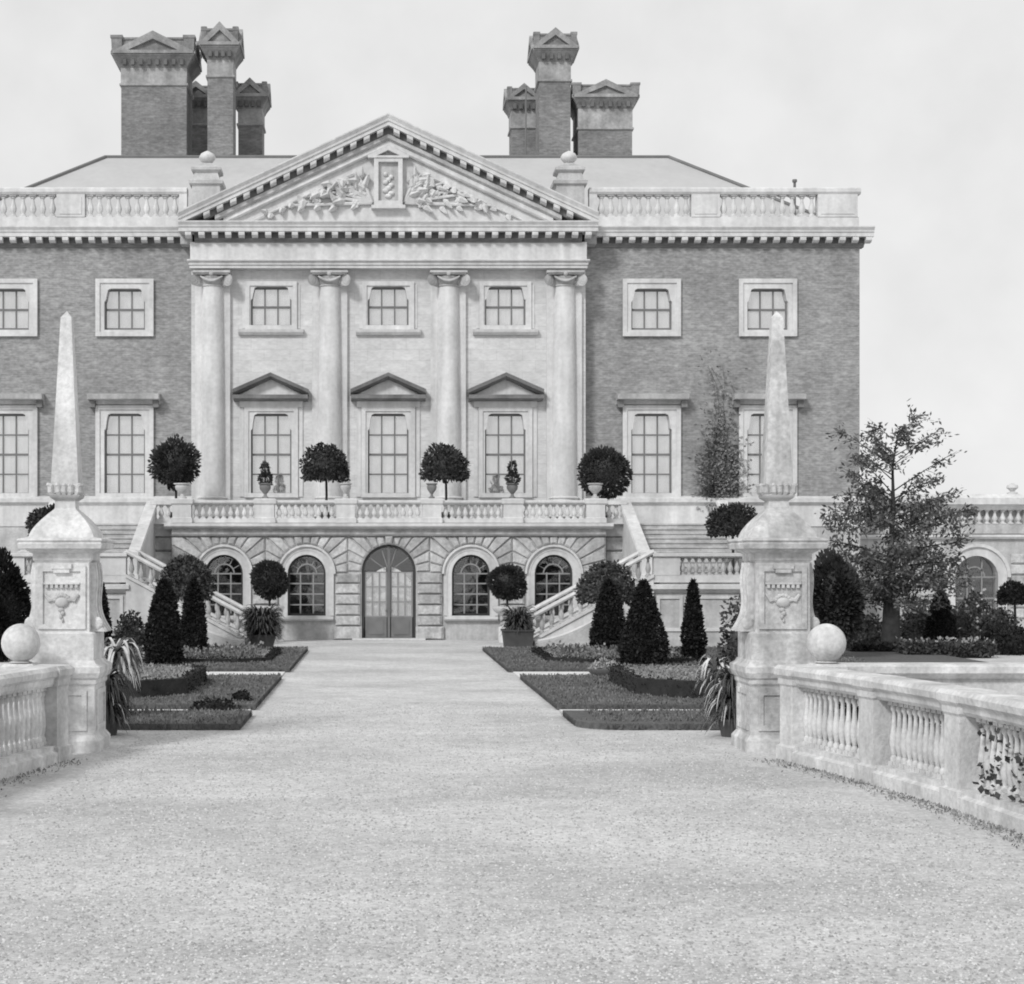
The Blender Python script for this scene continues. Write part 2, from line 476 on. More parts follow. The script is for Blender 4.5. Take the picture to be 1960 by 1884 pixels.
# lawns: raised turf strips on both sides of the path
def lawn(xa, xb, y0, y1, near_round=0.0):
    mb = MB()
    s = 1 if xb > xa else -1
    poly = [(xb, y0), (xb, y1), (xa, y1)]
    if near_round:
        for i in range(7):
            a = math.pi / 2 * i / 6
            poly.append((xa + s * near_round * (1 - math.cos(a)), y0 + near_round * (1 - math.sin(a))))
    else: poly.append((xa, y0))
    mb.plate(poly, [], 0.10, 0.0, 'xy', back=False)
    o = mb.build('lawn', TURF); struct(o)
    # uneven turf rim along path edge and near edge
    e = MB(); rr = random.Random(int(abs(xa * 100 + y0)))
    n = int(abs(xb - xa) * 60)
    for i in range(n):
        x = xa + (xb - xa) * rr.random(); y = y0 + rr.uniform(-0.05, 0.04) + (near_round if abs(x - xa) < near_round * 0.6 else 0)
        h = rr.uniform(0.05, 0.14); w = 0.03
        e.add([(x - w, y, 0.02), (x + w, y + rr.uniform(-.03, .03), 0.02), (x + rr.uniform(-.04, .04), y - 0.02, h)], [(0, 1, 2)])
    for i in range(int((y1 - y0) * 40)):
        y = y0 + near_round + (y1 - y0 - near_round) * rr.random(); x = xa + rr.uniform(-0.03, 0.03); h = rr.uniform(0.05, 0.13)
        e.add([(x, y - .03, 0.02), (x, y + .03, 0.02), (x - s * 0.02, y + rr.uniform(-.04, .04), h)], [(0, 1, 2)])
    g = e.build('turf_edge', TURF, o); g['kind'] = 'stuff'
    gg = np.random.default_rng(int(abs(xa * 100 + y0))); xm = xa + s * min(abs(xb - xa), 9.5)
    n = int(abs(xm - xa) * (y1 - y0) * 210)
    px_ = gg.uniform(min(xa, xm), max(xa, xm), n); py_ = gg.uniform(y0 + near_round * .5, y1, n)
    if near_round: ok = (np.abs(px_ - xa) > near_round * .5); px_, py_ = px_[ok], py_[ok]
    tuft = leaf_mesh('grass_blades', np.stack([px_, py_, np.full(len(px_), .095)], 1), np.tile([0, 0, 2.2], (len(px_), 1)), .055, GRASS, 3, 1.0, .5)
    go = bpy.data.objects.new('grass_blades', tuft); COL.objects.link(go); go.parent = o; go['kind'] = 'stuff'
PXR, PXL = 3.07, -2.18
for (xa, xb) in ((PXR, 15.5), (PXL, -14.5)):
    lawn(xa, xb, 41.4, 51.8)
    lawn(xa + (0.08 if xa > 0 else -0.05), xb, 30.7, 38.9)
    lawn(xa + (0.05 if xa > 0 else -0.02), 12.5 if xa > 0 else -11.5, 27.0, 29.5, 0.7 if xa > 0 else 0.0)
    # pale stone edging strips between the lawns
    for (y0, y1) in ((51.95, 52.25), (39.1, 41.2), (29.65, 30.5)):
        mb = MB(); mb.box(xa + (0.1 if xa > 0 else -0.1), xb, y0, y1, 0.004, 0.03)
        struct(mb.build('path_edging', PALEGRAVEL))

# ================================================================== MANSION
house = thing('mansion', 'large brick mansion with a pale columned and pedimented centre and tall chimneys', 'mansion', (AX, 64, 0))
YB, YF = 64.0, 63.4           # brick front, frontispiece wall
HW = 17.5                     # half width
XL, XR = AX - HW, AX + HW
FX0, FX1 = X(365, 63.2), X(1122, 63.2)
ZC0 = 14.35                   # underside of main cornice bed mould
ZTOP = 15.05

# windows: (centre u at brick plane offset)
WOFF_B = [(1248 - 744) * YB / F, (1470 - 744) * YB / F]
WOFF_F = (968 - 744) * YF / F
def shoulder(cx, z0, z1, w, drop, inn):
    h = w / 2; c = 0.14
    right = [(cx + h, z0), (cx + h, z1 - drop), (cx + h - inn * 0.55, z1 - drop + 0.06), (cx + h - inn, z1 - c * 1.6), (cx + h - inn - 0.04, z1 - 0.05), (cx + h - inn - c, z1)]
    left = [(2 * cx - x, z) for x, z in reversed(right)]
    return [left[-1]] + right + left[:-1]

PANE_CACHE = {}
def sash_window(parent, cx, z0, z1, w, yw, rows, cols, drop, outer, proud=0.07, bardepth=0.16, mat_frame=STONE):
    """surround ring proud of the wall, bars, individual panes, blind"""
    ox0, ox1, oz0, oz1 = outer
    mb = MB()
    hole = shoulder(cx, z0, z1, w, drop, 0.10)
    mb.plate(rect(ox0, ox1, oz0, oz1), [hole], yw - proud, yw + bardepth + 0.1)
    # raised inner and outer mouldings
    mb.plate(rect(ox0 - 0.03, ox1 + 0.03, oz0 - 0.03, oz1 + 0.03), [rect(ox0 + 0.13, ox1 - 0.13, oz0 + 0.13, oz1 - 0.13)], yw - proud - 0.05, yw - proud + 0.003)
    win = mb.build('window', mat_frame, parent)
    yg = yw + bardepth
    bars = MB()
    t = 0.026
    bars.plate(rect(cx - w / 2 - .02, cx + w / 2 + .02, z0 - .02, z1 + .02), [rect(cx - w / 2 + 0.06, cx + w / 2 - 0.06, z0 + 0.09, z1 - 0.08)], yg - 0.03, yg + 0.05)
    zs = [z0 + 0.05 + (z1 - z0 - 0.1) * i / rows for i in range(rows + 1)]
    xs = [cx - w / 2 + 0.03 + (w - 0.06) * i / cols for i in range(cols + 1)]
    for i, z in enumerate(zs[1:-1], 1):
        k = 0.04 if (rows % 2 == 0 and i == rows // 2) else t
        bars.box(cx - w / 2, cx + w / 2, yg - 0.025, yg + 0.03, z - k, z + k)
    for x in xs[1:-1]:
        bars.box(x - t, x + t, yg - 0.02, yg + 0.026, z0, z1)
    bars.build('glazing_bars', SASH, win)
    key = (round(xs[1] - xs[0], 3), round(zs[1] - zs[0], 3))
    if key not in PANE_CACHE:
        q = MB(); q.box(-key[0] / 2 + .012, key[0] / 2 - .012, -0.003, 0.003, -key[1] / 2 + .012, key[1] / 2 - .012)
        PANE_CACHE[key] = q.mesh('pane', GLASS)
    for i in range(rows):
        for j in range(cols):
            inst('pane', PANE_CACHE[key], win, ((xs[j] + xs[j + 1]) / 2, yg + 0.012, (zs[i] + zs[i + 1]) / 2))
    bl = MB()
    n = 20
    for k in range(n):      # gently pleated blind
        xa = cx - w / 2 - .05 + (w + .1) * k / n; xb = cx - w / 2 - .05 + (w + .1) * (k + 1) / n
        ya = yg + 0.032 + 0.015 * (k % 2); yb = yg + 0.032 + 0.015 * ((k + 1) % 2)
        bl.add([(xa, ya, z0 - .05), (xb, yb, z0 - .05), (xb, yb, z1 + .05), (xa, ya, z1 + .05)], [(0, 1, 2, 3)])
    bl.build('blind', BLIND, win)
    return win

zb = lambda v: Z(v, YB)
zf = lambda v: Z(v, YF)
WB = 78 * YB / F
WF = 78 * YF / F
# brick walls, each wing with window openings
for m in (-1, 1):
    xin = FX1 + 0.0 if m > 0 else FX0
    xo = AX + m * HW
    holes = []
    for off in WOFF_B:
        c = AX + m * off
        holes.append(rect(c - WB / 2 - 0.12, c + WB / 2 + 0.12, zb(945), zb(785)))
        holes.append(rect(c - WB / 2 - 0.12, c + WB / 2 + 0.12, zb(634), zb(550)))
    mb = MB(); mb.plate(rect(min(xin, xo), max(xin, xo), 4.0, ZC0), holes, YB, YB + 0.45, back=False)
    mb.build('wall', BRICK, house)
    # basement wall below the string course
    mb = MB(); mb.box(xin - m * 1.0, xo, YB - 0.08, YB + 0.4, 0, 4.0)
    mb.build('basement_wall', STONE_OLD, house)
    mb = MB(); mb.extrude_x([(YB + 0.2, 4.0), (YB - 0.12, 4.0), (YB - 0.12, zb(968)), (YB - 0.26, zb(962)), (YB - 0.26, zb(955)), (YB - 0.05, zb(950)), (YB + 0.2, zb(950))], xin, xo + m * 0.2)
    mb.build('plinth_course', STONE, house)
    # return side wall
    mb = MB(); mb.box(xo, xo - m * 0.4, YB + 0.004, YB + 17, 0, ZC0); mb.build('side_wall', BRICK_SIDE, house)
    for off in WOFF_B:
        c = AX + m * off
        # upper window
        sash_window(house, c, zb(632), zb(553), WB, YB, 2, 3, 0.5, (c - 54 * YB / F, c + 54 * YB / F, zb(643), zb(536)))
        # principal window
        hw = 54 * YB / F
        w = sash_window(house, c, zb(948), zb(792), WB, YB, 4, 3, 0.62, (c - hw, c + hw, zb(951), zb(778)))
        h = MB()
        h.extrude_x([(YB + .1, zb(775)), (YB - 0.10, zb(775)), (YB - 0.14, zb(768)), (YB - 0.5, zb(766)), (YB - 0.55, zb(757)), (YB - 0.1, zb(754)), (YB + .1, zb(754))], c - hw - 0.27, c + hw + 0.27)
        h.build('hood', STONE_OLD, w)
        for q in (-1, 1):
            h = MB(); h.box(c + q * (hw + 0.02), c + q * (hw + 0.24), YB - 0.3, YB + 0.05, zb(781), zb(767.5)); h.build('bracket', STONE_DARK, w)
mb = MB(); mb.box(XL + .5, XR - .5, YB + 16.5, YB + 17, 0, ZC0); mb.build('back_wall', BRICK, house)

# frontispiece wall
holes = []
for k in (-1, 0, 1):
    c = AX + k * WOFF_F
    holes.append(rect(c - WF / 2 - 0.1, c + WF / 2 + 0.1, zf(945), zf(785)))
    holes.append(rect(c - WF / 2 - 0.1, c + WF / 2 + 0.1, zf(628), zf(545)))
mb = MB(); mb.plate(rect(FX0, FX1, 0.5, zf(500)), holes, YF, YF + 0.45, back=False)
mb.box(FX0, FX0 + .2, YF + 0.45, YB + 0.1, 0.5, zf(500)); mb.box(FX1 - .2, FX1, YF + 0.45, YB + 0.1, 0.5, zf(500))
mb.build('centre_wall', ASHLAR, house)
for k in (-1, 0, 1):
    c = AX + k * WOFF_F
    hw = 48 * YF / F
    w = sash_window(house, c, zf(626), zf(549), WF, YF, 2, 3, 0.5, (c - hw, c + hw, zf(630), zf(541)), proud=0.05)
    s = MB(); s.extrude_x([(YF + .05, zf(642)), (YF - 0.12, zf(642)), (YF - 0.2, zf(637)), (YF - 0.22, zf(632)), (YF + .05, zf(629.5))], c - 62 * YF / F, c + 62 * YF / F)
    s.build('sill', STONE, w)
    for q in (-1, 1):
        s = MB(); s.box(c + q * (hw + .02), c + q * (hw + 0.14), YF - 0.03, YF + .05, zf(629), zf(545)); s.build('architrave_ear', STONE, w)
    hw = 50 * YF / F
    w = sash_window(house, c, zf(948), zf(792), WF, YF, 4, 3, 0.62, (c - hw, c + hw, zf(951), zf(781)), proud=0.06)
    # pedimented hood on two side strips
    hh = 71 * YF / F
    for q in (-1, 1):
        s = MB(); s.box(c + q * (hw + .04), c + q * (hw + 0.2), YF - 0.05, YF + .05, zf(951), zf(775)); s.build('side_strip', STONE, w)
    s = MB(); s.box(c - hw - 0.2, c + hw + 0.2, YF - 0.12, YF + .05, zf(780), zf(769)); s.build('frieze', STONE, w)
    s = MB()
    zt, za = zf(758), zf(716)
    s.extrude_x([(YF + .05, zf(769)), (YF - 0.16, zf(769)), (YF - 0.5, zf(765)), (YF - 0.52, zt), (YF + .05, zt)], c - hh, c + hh)
    for q in (-1, 1):
        # raking mouldings
        s.extrude_x([(YF + .05, zt - 0.02), (YF - .3, zt - 0.02), (YF - 0.5, zt + 0.07), (YF - 0.54, zt + 0.2), (YF + .05, zt + 0.22)], c + q * (hh + 0.02), c, dz=za - zt - 0.2)
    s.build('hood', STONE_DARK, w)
    s = MB(); s.plate([(c - hh + .2, zt + .01), (c + hh - .2, zt + .01), (c, za - 0.18)], [], YF - 0.12, YF); s.build('tympanum', STONE, w)

# half columns with Ionic capitals
COLU = [405.5, 630.5, 858.5, 1081.5]
YC = YF - 0.06
for u in COLU:
    cx = X(u, YF - 0.4)
    r = 0.455
    z0, z1 = zf(952), Z(548, YF - .4)
    prof = []
    for i in range(13):
        t = i / 12
        prof.append((r * (1 - 0.14 * t ** 2.0), z0 + (z1 - z0) * t))
    mb = MB(); mb.lathe((cx, YC, 0), prof, 28)
    colm = mb.build('column', STONE, house, smooth=True)
    # pilaster strip behind
    mb = MB(); mb.box(cx - r * 1.42, cx + r * 1.42, YF - 0.14, YF + .02, zf(990), zf(516)); mb.build('pilaster', STONE, colm)
    mb = MB()
    mb.box(cx - r * 1.45, cx + r * 1.45, YC - r * 1.45, YC + .1, zf(990), z0 - 0.32)
    mb.lathe((cx, YC, 0), [(r * 1.38, z0 - .32), (r * 1.44, z0 - .24), (r * 1.36, z0 - .16), (r * 1.15, z0 - .13), (r * 1.15, z0 - .08), (r * 1.26, z0 - .04), (r * 1.1, z0 + .02)], 24)
    mb.build('column_base', STONE, colm)
    cap = MB()
    zc = z1
    cap.lathe((cx, YC, 0), [(r * .86, zc - .02), (r * .95, zc + .02), (r * .95, zc + .06), (r * .88, zc + .08), (r * 1.05, zc + .2), (r * 1.2, zc + .36)], 20)
    cap.box(cx - r * 1.5, cx + r * 1.5, YC - r * 1.35, YC + .2, zc + .46, zc + .54)
    cap.box(cx - r * 1.38, cx + r * 1.38, YC - r * 1.22, YC + .2, zc + .40, zc + .463)
    capo = cap.build('capital', STONE_OLD, colm)
    for q in (-1, 1):
        v = MB()     # angular volute: spiral roll
        ccx, ccz = cx + q * r * 1.2, zc + .20
        for (rad, dep) in ((0.215, 0.0), (0.15, 0.05), (0.08, 0.09)):
            n = 14
            a = q * R(35)
            pts = []
            for i in range(n):
                t = 2 * math.pi * i / n; pts.append((rad * math.cos(t), rad * math.sin(t)))
            vs = []
            for d in (-dep - .10, .22):
                for (px, pz) in pts:
                    vs.append((ccx + px * math.cos(a) + d * math.sin(a) * -1, YC - r * 0.95 + d * math.cos(a) + px * math.sin(a) * -1 * 0 + px * math.sin(-a), ccz + pz))
            v.add(vs, [tuple(range(n)), tuple(range(n, 2 * n))] + [(i, (i + 1) % n, n + (i + 1) % n, n + i) for i in range(n)])
        v.build('volute', STONE_OLD, capo)
    fe = MB()
    pts = [(cx - r * 0.9 + 2 * r * .9 * i / 8, YC - r * 1.12, zc + .34 - .16 * math.sin(math.pi * i / 8)) for i in range(9)]
    fe.tube(pts, [0.03, .045, .055, .06, .065, .06, .055, .045, .03], 7); fe.blob((cx, YC - r * 1.25, zc + .44), .09, .07, .1)
    fe.build('festoon', STONE_OLD, capo)

# entablature
YE = YF - 0.42
mb = MB()
mb.box(FX0 - .02, FX1 + .02, YE, YB + .2, zf(517), zf(511))
mb.box(FX0 - .05, FX1 + .05, YE - 0.05, YB + .2, zf(511), zf(506.5))
mb.extrude_x([(YB, zf(506.5)), (YE - .06, zf(506.5)), (YE - .14, zf(504)), (YE - .14, zf(501.5)), (YE, zf(500)), (YB, zf(500))], FX0 - .1, FX1 + .1)
mb.build('architrave', STONE, house)
mb = MB(); mb.box(FX0, FX1, YE + .02, YB + .2, zf(500.2), ZC0 + .02); mb.build('frieze', STONE, house)

MOD_W, MOD_SP = 0.22, 0.485
def mod_mesh(dz_slope=0.0):
    q = MB(); w = MOD_W / 2; k = dz_slope
    prof = [(0.05, 0.0), (-0.23, 0.0), (-0.25, -0.06), (-0.24, -0.13), (-0.15, -0.19), (0.05, -0.21)]
    vs = [(-w, y, z - w * k) for y, z in prof] + [(w, y, z + w * k) for y, z in prof]
    n = len(prof)
    q.add(vs, [(i, (i + 1) % n, n + (i + 1) % n, n + i) for i in range(n)] + [tuple(range(n)), tuple(range(n, 2 * n))])
    return q.mesh('modillion', STONE)
ME_MOD = mod_mesh()
def cornice(x0, x1, yw, name='cornice', tl=.55, tr=.55):
    """bed mould, soffit and corona; wall plane yw; returns"""
    q = MB()
    q.extrude_x([(yw + .3, ZC0), (yw - .05, ZC0), (yw - .09, ZC0 + .07), (yw - .16, ZC0 + .09), (yw - .16, ZC0 + .115), (yw + .3, ZC0 + .115)], x0 + tl, x1 - tr)
    q.build('bed_mould', STONE_DARK, house)  # dark tone paints in deeper shade below the modillions
    q = MB(); q.box(x0 + tl, x1 - tr, yw - .155, yw + .3, ZC0 + .116, ZC0 + .337); q.build('modillion_shade_band', SOOT_SHADE, house)  # near-black strip, shade between the modillions put into its colour
    q = MB()
    q.extrude_x([(yw + .3, ZC0 + .338), (yw - .42, ZC0 + .338), (yw - .42, ZC0 + .47), (yw - .46, ZC0 + .5), (yw - .47, ZC0 + .56), (yw - .54, ZC0 + .66), (yw - .54, ZC0 + .70), (yw + .3, ZC0 + .71)], x0, x1)
    return q.build(name, STONE, house)
# wing cornices and modillions
for m in (-1, 1):
    xa = FX1 + 0.4 if m > 0 else XL - 0.42
    xb = XR + 0.42 if m > 0 else FX0 - 0.4
    cornice(xa, xb, YB, tl=(0 if m > 0 else .28), tr=(.28 if m > 0 else 0))
    fx = FX1 if m > 0 else FX0
    q = MB(); q.box(fx - m * .05, fx + m * .398, YE + .33, YB + .25, ZC0 + .01, ZC0 + .69); q.build('cornice_return', STONE_OLD, house)
    n = int((xb - xa - 0.4) / MOD_SP)
    for i in range(n + 1):
        x = (XR + 0.24 - i * MOD_SP) if m > 0 else (XL - 0.24 + i * MOD_SP)
        inst('modillion', ME_MOD, house, (x, YB - .16, ZC0 + .335))
# centre (pediment) cornice
PH = 7.62
cornice(AX - PH, AX + PH, YE + .02)
n = int((2 * PH - 0.5) / MOD_SP)
for i in range(n + 1):
    x = AX + (i - n / 2) * MOD_SP
    inst('modillion', ME_MOD, house, (x, YE - .14, ZC0 + .335))
# pediment
PZ0 = ZC0 + .71
PAP = Z(230, YE - .5)
RISE = PAP - PZ0 - 0.06
SL = RISE / PH
yw = YE
for q in (-1, 1):
    xe, xa = AX + q * PH, AX
    def rk(prof, name, mm, inset=0.0):
        b = MB(); x0 = xe - q * inset
        b.extrude_x([(y, z + SL * inset) for y, z in prof], x0, xa, dz=SL * (PH - inset)); return b.build(name, mm, house)
    base = PZ0 - 0.30
    rk([(yw + .5, base + .2), (yw - .42, base + .2), (yw - .42, base + .33), (yw - .47, base + .36), (yw - .48, base + .43), (yw - .56, base + .56), (yw - .56, base + .61), (yw + .5, base + .62)], 'raking_cornice', STONE, 0.0)
    rk([(yw + .5, base - .26), (yw - .06, base - .26), (yw - .16, base - .2), (yw - .16, base - .06), (yw + .5, base - .06)], 'raking_bed_mould', STONE_OLD, 1.3)
    rk([(yw + .5, base - .058), (yw - .155, base - .058), (yw - .155, base + .198), (yw + .5, base + .198)], 'raking_shade_band', SOOT_SHADE, 0.9)  # gap shade painted as a dark band behind the raking modillions
    rk([(yw + .3, base - .50), (yw - .02, base - .50), (yw - .07, base - .44), (yw - .02, base - .255), (yw + .3, base - .255)], 'raking_fascia', STONE, 1.6)
    mm = mod_mesh(-q * SL)
    nn = int(PH / MOD_SP)
    for i in range(nn):
        d = 0.30 + i * MOD_SP
        x = AX + q * d
        if PH - d < 0.9: continue
        inst('modillion', mm, house, (x, yw - .15, base + .195 + SL * (PH - d)))
mb = MB(); mb.plate([(AX - PH + 1.2, PZ0 - .01), (AX + PH - 1.2, PZ0 - .01), (AX, PAP - 0.75)], [], yw + .12, yw + .45)
tym = mb.build('tympanum', STONE, house)
# relief: cartouche, small gable, scrolling sprays
ry = yw + .12
zc = Z(372, yw)
zk0, zk1 = Z(394, yw), Z(304, yw)
mb = MB(); mb.plate(rect(AX - .52, AX + .52, zk0, zk1), [rect(AX - .36, AX + .36, zk0 + .16, zk1 - .14)], ry - .26, ry); mb.box(AX - .62, AX + .62, ry - .3, ry, zk0 - .12, zk0 - .002); mb.build('armorial_frame', STONE, tym)
mb = MB(); mb.plate(rect(AX - .37, AX + .37, zk0 + .15, zk1 - .13), [], ry - .1, ry); pan = mb.build('armorial_panel', STONE_OLD, tym)
mb = MB(); mb.plate([(AX - .75, zk1 + .002), (AX + .75, zk1 + .002), (AX + .75, zk1 + .09), (AX, zk1 + .45), (AX - .75, zk1 + .09)], [[(AX - .42, zk1 + .08), (AX + .42, zk1 + .08), (AX, zk1 + .28)]], ry - .3, ry); mb.build('armorial_gable', STONE, tym)
mb = MB()
for k in range(9):
    mb.blob((AX + .12 * math.sin(k * 2.1), ry - .13, zk0 + .35 + .1 * k), .13 - .006 * k, .08, .09, 8, 5)
mb.build('carved_crest', STONE, tym, smooth=True)
rr = random.Random(3)
def carved_leaf(p, ang, L, W, lift):
    """pointed folded leaf standing off the tympanum"""
    ca, sa = math.cos(ang), math.sin(ang)
    def w(a, b, d): return (p[0] + a * ca - b * sa, ry - d, p[1] + a * sa + b * ca)
    vs = [w(0, 0, .03), w(L * .35, W, lift * .55), w(L * .4, 0, lift), w(L * .35, -W, lift * .55), w(L * .8, W * .5, lift * .9), w(L * .8, -W * .5, lift * .9), w(L, 0, lift * 1.25),
          w(0, 0, -.02), w(L * .35, W, .0), w(L * .35, -W, .0), w(L * .8, W * .5, .03), w(L * .8, -W * .5, .03)]
    fs = [(0, 1, 2), (0, 2, 3), (1, 4, 2), (2, 5, 3), (2, 4, 6), (2, 6, 5), (7, 8, 1, 0), (7, 0, 3, 9), (8, 10, 4, 1), (9, 3, 5, 11), (10, 6, 4), (11, 5, 6)]
    q = MB(); q.add(vs, fs); return q.build('carved_leaf', STONE, tym)
for q in (-1, 1):
    stems = [(74, 1.75, -.35), (56, 2.1, -.35), (38, 2.5, -.3), (22, 2.9, -.25), (8, 3.7, .0), (-3, 5.0, .03)]
    for (a, l, bend) in stems:
        pts = []
        for i in range(9):
            t = i / 8; aa = R(a) + bend * t
            x = AX + q * (.6 + l * t * math.cos(aa)); z = zk0 + .12 + l * t * math.sin(aa)
            z = min(max(z, PZ0 + .12), PZ0 + SL * (PH - abs(x - AX)) - 1.15)
            pts.append((x, ry - .06 - .05 * math.sin(math.pi * t), z))
        mb = MB(); mb.tube(pts, [.075 * (1 - .7 * i / 8) for i in range(9)], 6); mb.build('carved_stem', STONE, tym)
        for i in range(1, 9):
            p, p0 = pts[i], pts[i - 1]
            d = math.atan2(p[2] - p0[2], p[0] - p0[0])
            for sgn in (-1, 1):
                if rr.random() < .32: continue
                L_ = rr.uniform(.36, .66) * (1 - .03 * i)
                ang = d + sgn * rr.uniform(.5, 1.1)
                tipz = p[2] + L_ * math.sin(ang); tipx = p[0] + L_ * math.cos(ang)
                if tipz > PZ0 + SL * (PH - abs(tipx - AX)) - .95 or tipz < PZ0 + .04 or abs(tipx - AX) < .6: continue
                carved_leaf((p[0], p[2]), ang, L_, rr.uniform(.09, .16), rr.uniform(.16, .34))
    # rosettes
    for (dx, dz) in ((1.05, .35), (1.75, .0), (2.6, -.25), (1.2, -.35)):
        mb = MB()
        for k in range(6):
            a = k * math.pi / 3; mb.blob((AX + q * dx + .1 * math.cos(a), ry - .12, zc + dz + .1 * math.sin(a)), .07, .06, .07, 7, 4)
        mb.blob((AX + q * dx, ry - .17, zc + dz), .06, .06, .06, 7, 4); mb.build('rosette', STONE, tym, smooth=True)

# pediment roof behind
mb = MB()
for q in (-1, 1):
    x0 = AX + q * PH
    mb.add([(x0, yw + .3, PZ0 + .1), (AX, yw + .3, PAP - .1), (AX, 70, PAP - .1), (x0, 70, PZ0 + .1)], [(0, 1, 2, 3)])
mb.build('pediment_roof', SLATE, house)

# main roof
mb = MB()
bx0, bx1, by0, by1, bz = XL + .4, XR - .4, 65.0, 79.5, 15.35
tx0, tx1, ty0, ty1, tz = AX - 11.75, AX + 11.75, 72.0, 74.0, Z(302, 72)
mb.frustum((bx0, bx1, by0, by1), bz, (tx0, tx1, ty0, ty1), tz)
roof = mb.build('roof', SLATE, house)
for q in (-1, 1):
    mb = MB()
    mb.tube([(AX + q * (17.1), by0, bz + .02), (AX + q * 11.75, ty0, tz + .02)], 0.09, 6); mb.build('hip_roll', LEAD, roof)
mb = MB(); mb.tube([(tx0, ty0, tz + .02), (tx1, ty0, tz + .02)], 0.08, 6); mb.build('ridge_roll', LEAD, roof)
# gutter deck behind parapet
mb = MB(); mb.box(XL + .1, XR - .1, YB + .1, YB + 16.9, ZC0 + .3, ZC0 + .45); mb.build('roof_deck', LEAD, house)
mb = MB(); mb.tube([(X(1521, 66), 66, ZTOP + .5), (X(1521, 66), 66, Z(346, 66))], .05, 6); mb.tube([(X(1521, 66), 66, Z(349, 66)), (X(1521, 66), 66, Z(344, 66))], .09, 6)
mb.build('vent_pipe', LEAD, house)

def baluster_mesh(h, r, m, seg=8):
    q = MB()
    q.sq(0, 0, [(r * .95, 0), (r * .95, h * .07)])
    q.lathe((0, 0, 0), [(r * .8, h * .07), (r * .85, h * .12), (r * .5, h * .16), (r * .75, h * .24), (r, h * .36), (r * .9, h * .46), (r * .55, h * .62), (r * .42, h * .78), (r * .45, h * .82), (r * .75, h * .86), (r * .75, h * .9), (r * .5, h * .93)], seg)
    q.sq(0, 0, [(r * .95, h * .93), (r * .95, h)])
    return q.mesh('baluster', m, smooth=True)

# roof parapet
YP = YB + 0.25
zp = lambda v: Z(v, YP)
zp0, zp1, zp2, zp3 = ZTOP, zp(417), zp(374), zp(361)
ME_RB = baluster_mesh(zp2 - zp1, 0.13, STONE)
xd = lambda u: (u - 744) * YP / F
for m in (-1, 1):
    mb = MB(); a, b = AX + m * xd(1128), AX + m * HW
    mb.box(a, b, YP - .17, YP + .25, zp0 - .05, zp1); mb.build('parapet_base', STONE, house)
    mb = MB(); mb.extrude_x([(YP + .28, zp2), (YP - .18, zp2), (YP - .24, zp2 + .08), (YP - .24, zp3 - .05), (YP - .18, zp3), (YP + .28, zp3)], a, b + m * .06); mb.build('parapet_coping', STONE, house)
    for (u0, u1) in ((1128, 1143), (1323, 1377), (1564, 1640)):
        mb = MB(); mb.box(AX + m * xd(u0), AX + m * xd(u1), YP - .2, YP + .2, zp1, zp2); d = mb.build('parapet_die', STONE, house)
        if u1 - u0 > 40:
            mb = MB(); mb.plate(rect(AX + m * xd(u0) + m * .12, AX + m * xd(u1) - m * .12, zp1 + .1, zp2 - .1), [], YP - .225, YP - .19); mb.build('die_panel', STONE, d)
    for (u0, u1) in ((1143, 1323), (1377, 1564)):
        for i in range(10):
            u = u0 + (u1 - u0) * (i + .5) / 10
            inst('baluster', ME_RB, house, (AX + m * xd(u), YP, zp1))
    # pedestal with ball finial beside the pediment
    cx = AX + m * (1090 - 744) * 64.4 / F; zz = lambda v: Z(v, 64.4)
    mb = MB(); mb.sq(cx, 64.4, [(.52, ZTOP), (.52, zz(360)), (.62, zz(358)), (.64, zz(352)), (.5, zz(348)), (.42, zz(335)), (.55, zz(331)), (.55, zz(326)), (.25, zz(318)), (.14, zz(313))])
    fp = mb.build('finial_pedestal', STONE_OLD, house)
    mb = MB(); mb.lathe((cx, 64.4, 0), [(.05, zz(314)), (.2, zz(311)), (.3, zz(305)), (.31, zz(301)), (.24, zz(295)), (.1, zz(291)), (.02, zz(289))], 14); mb.build('ball_finial', STONE, fp, smooth=True)

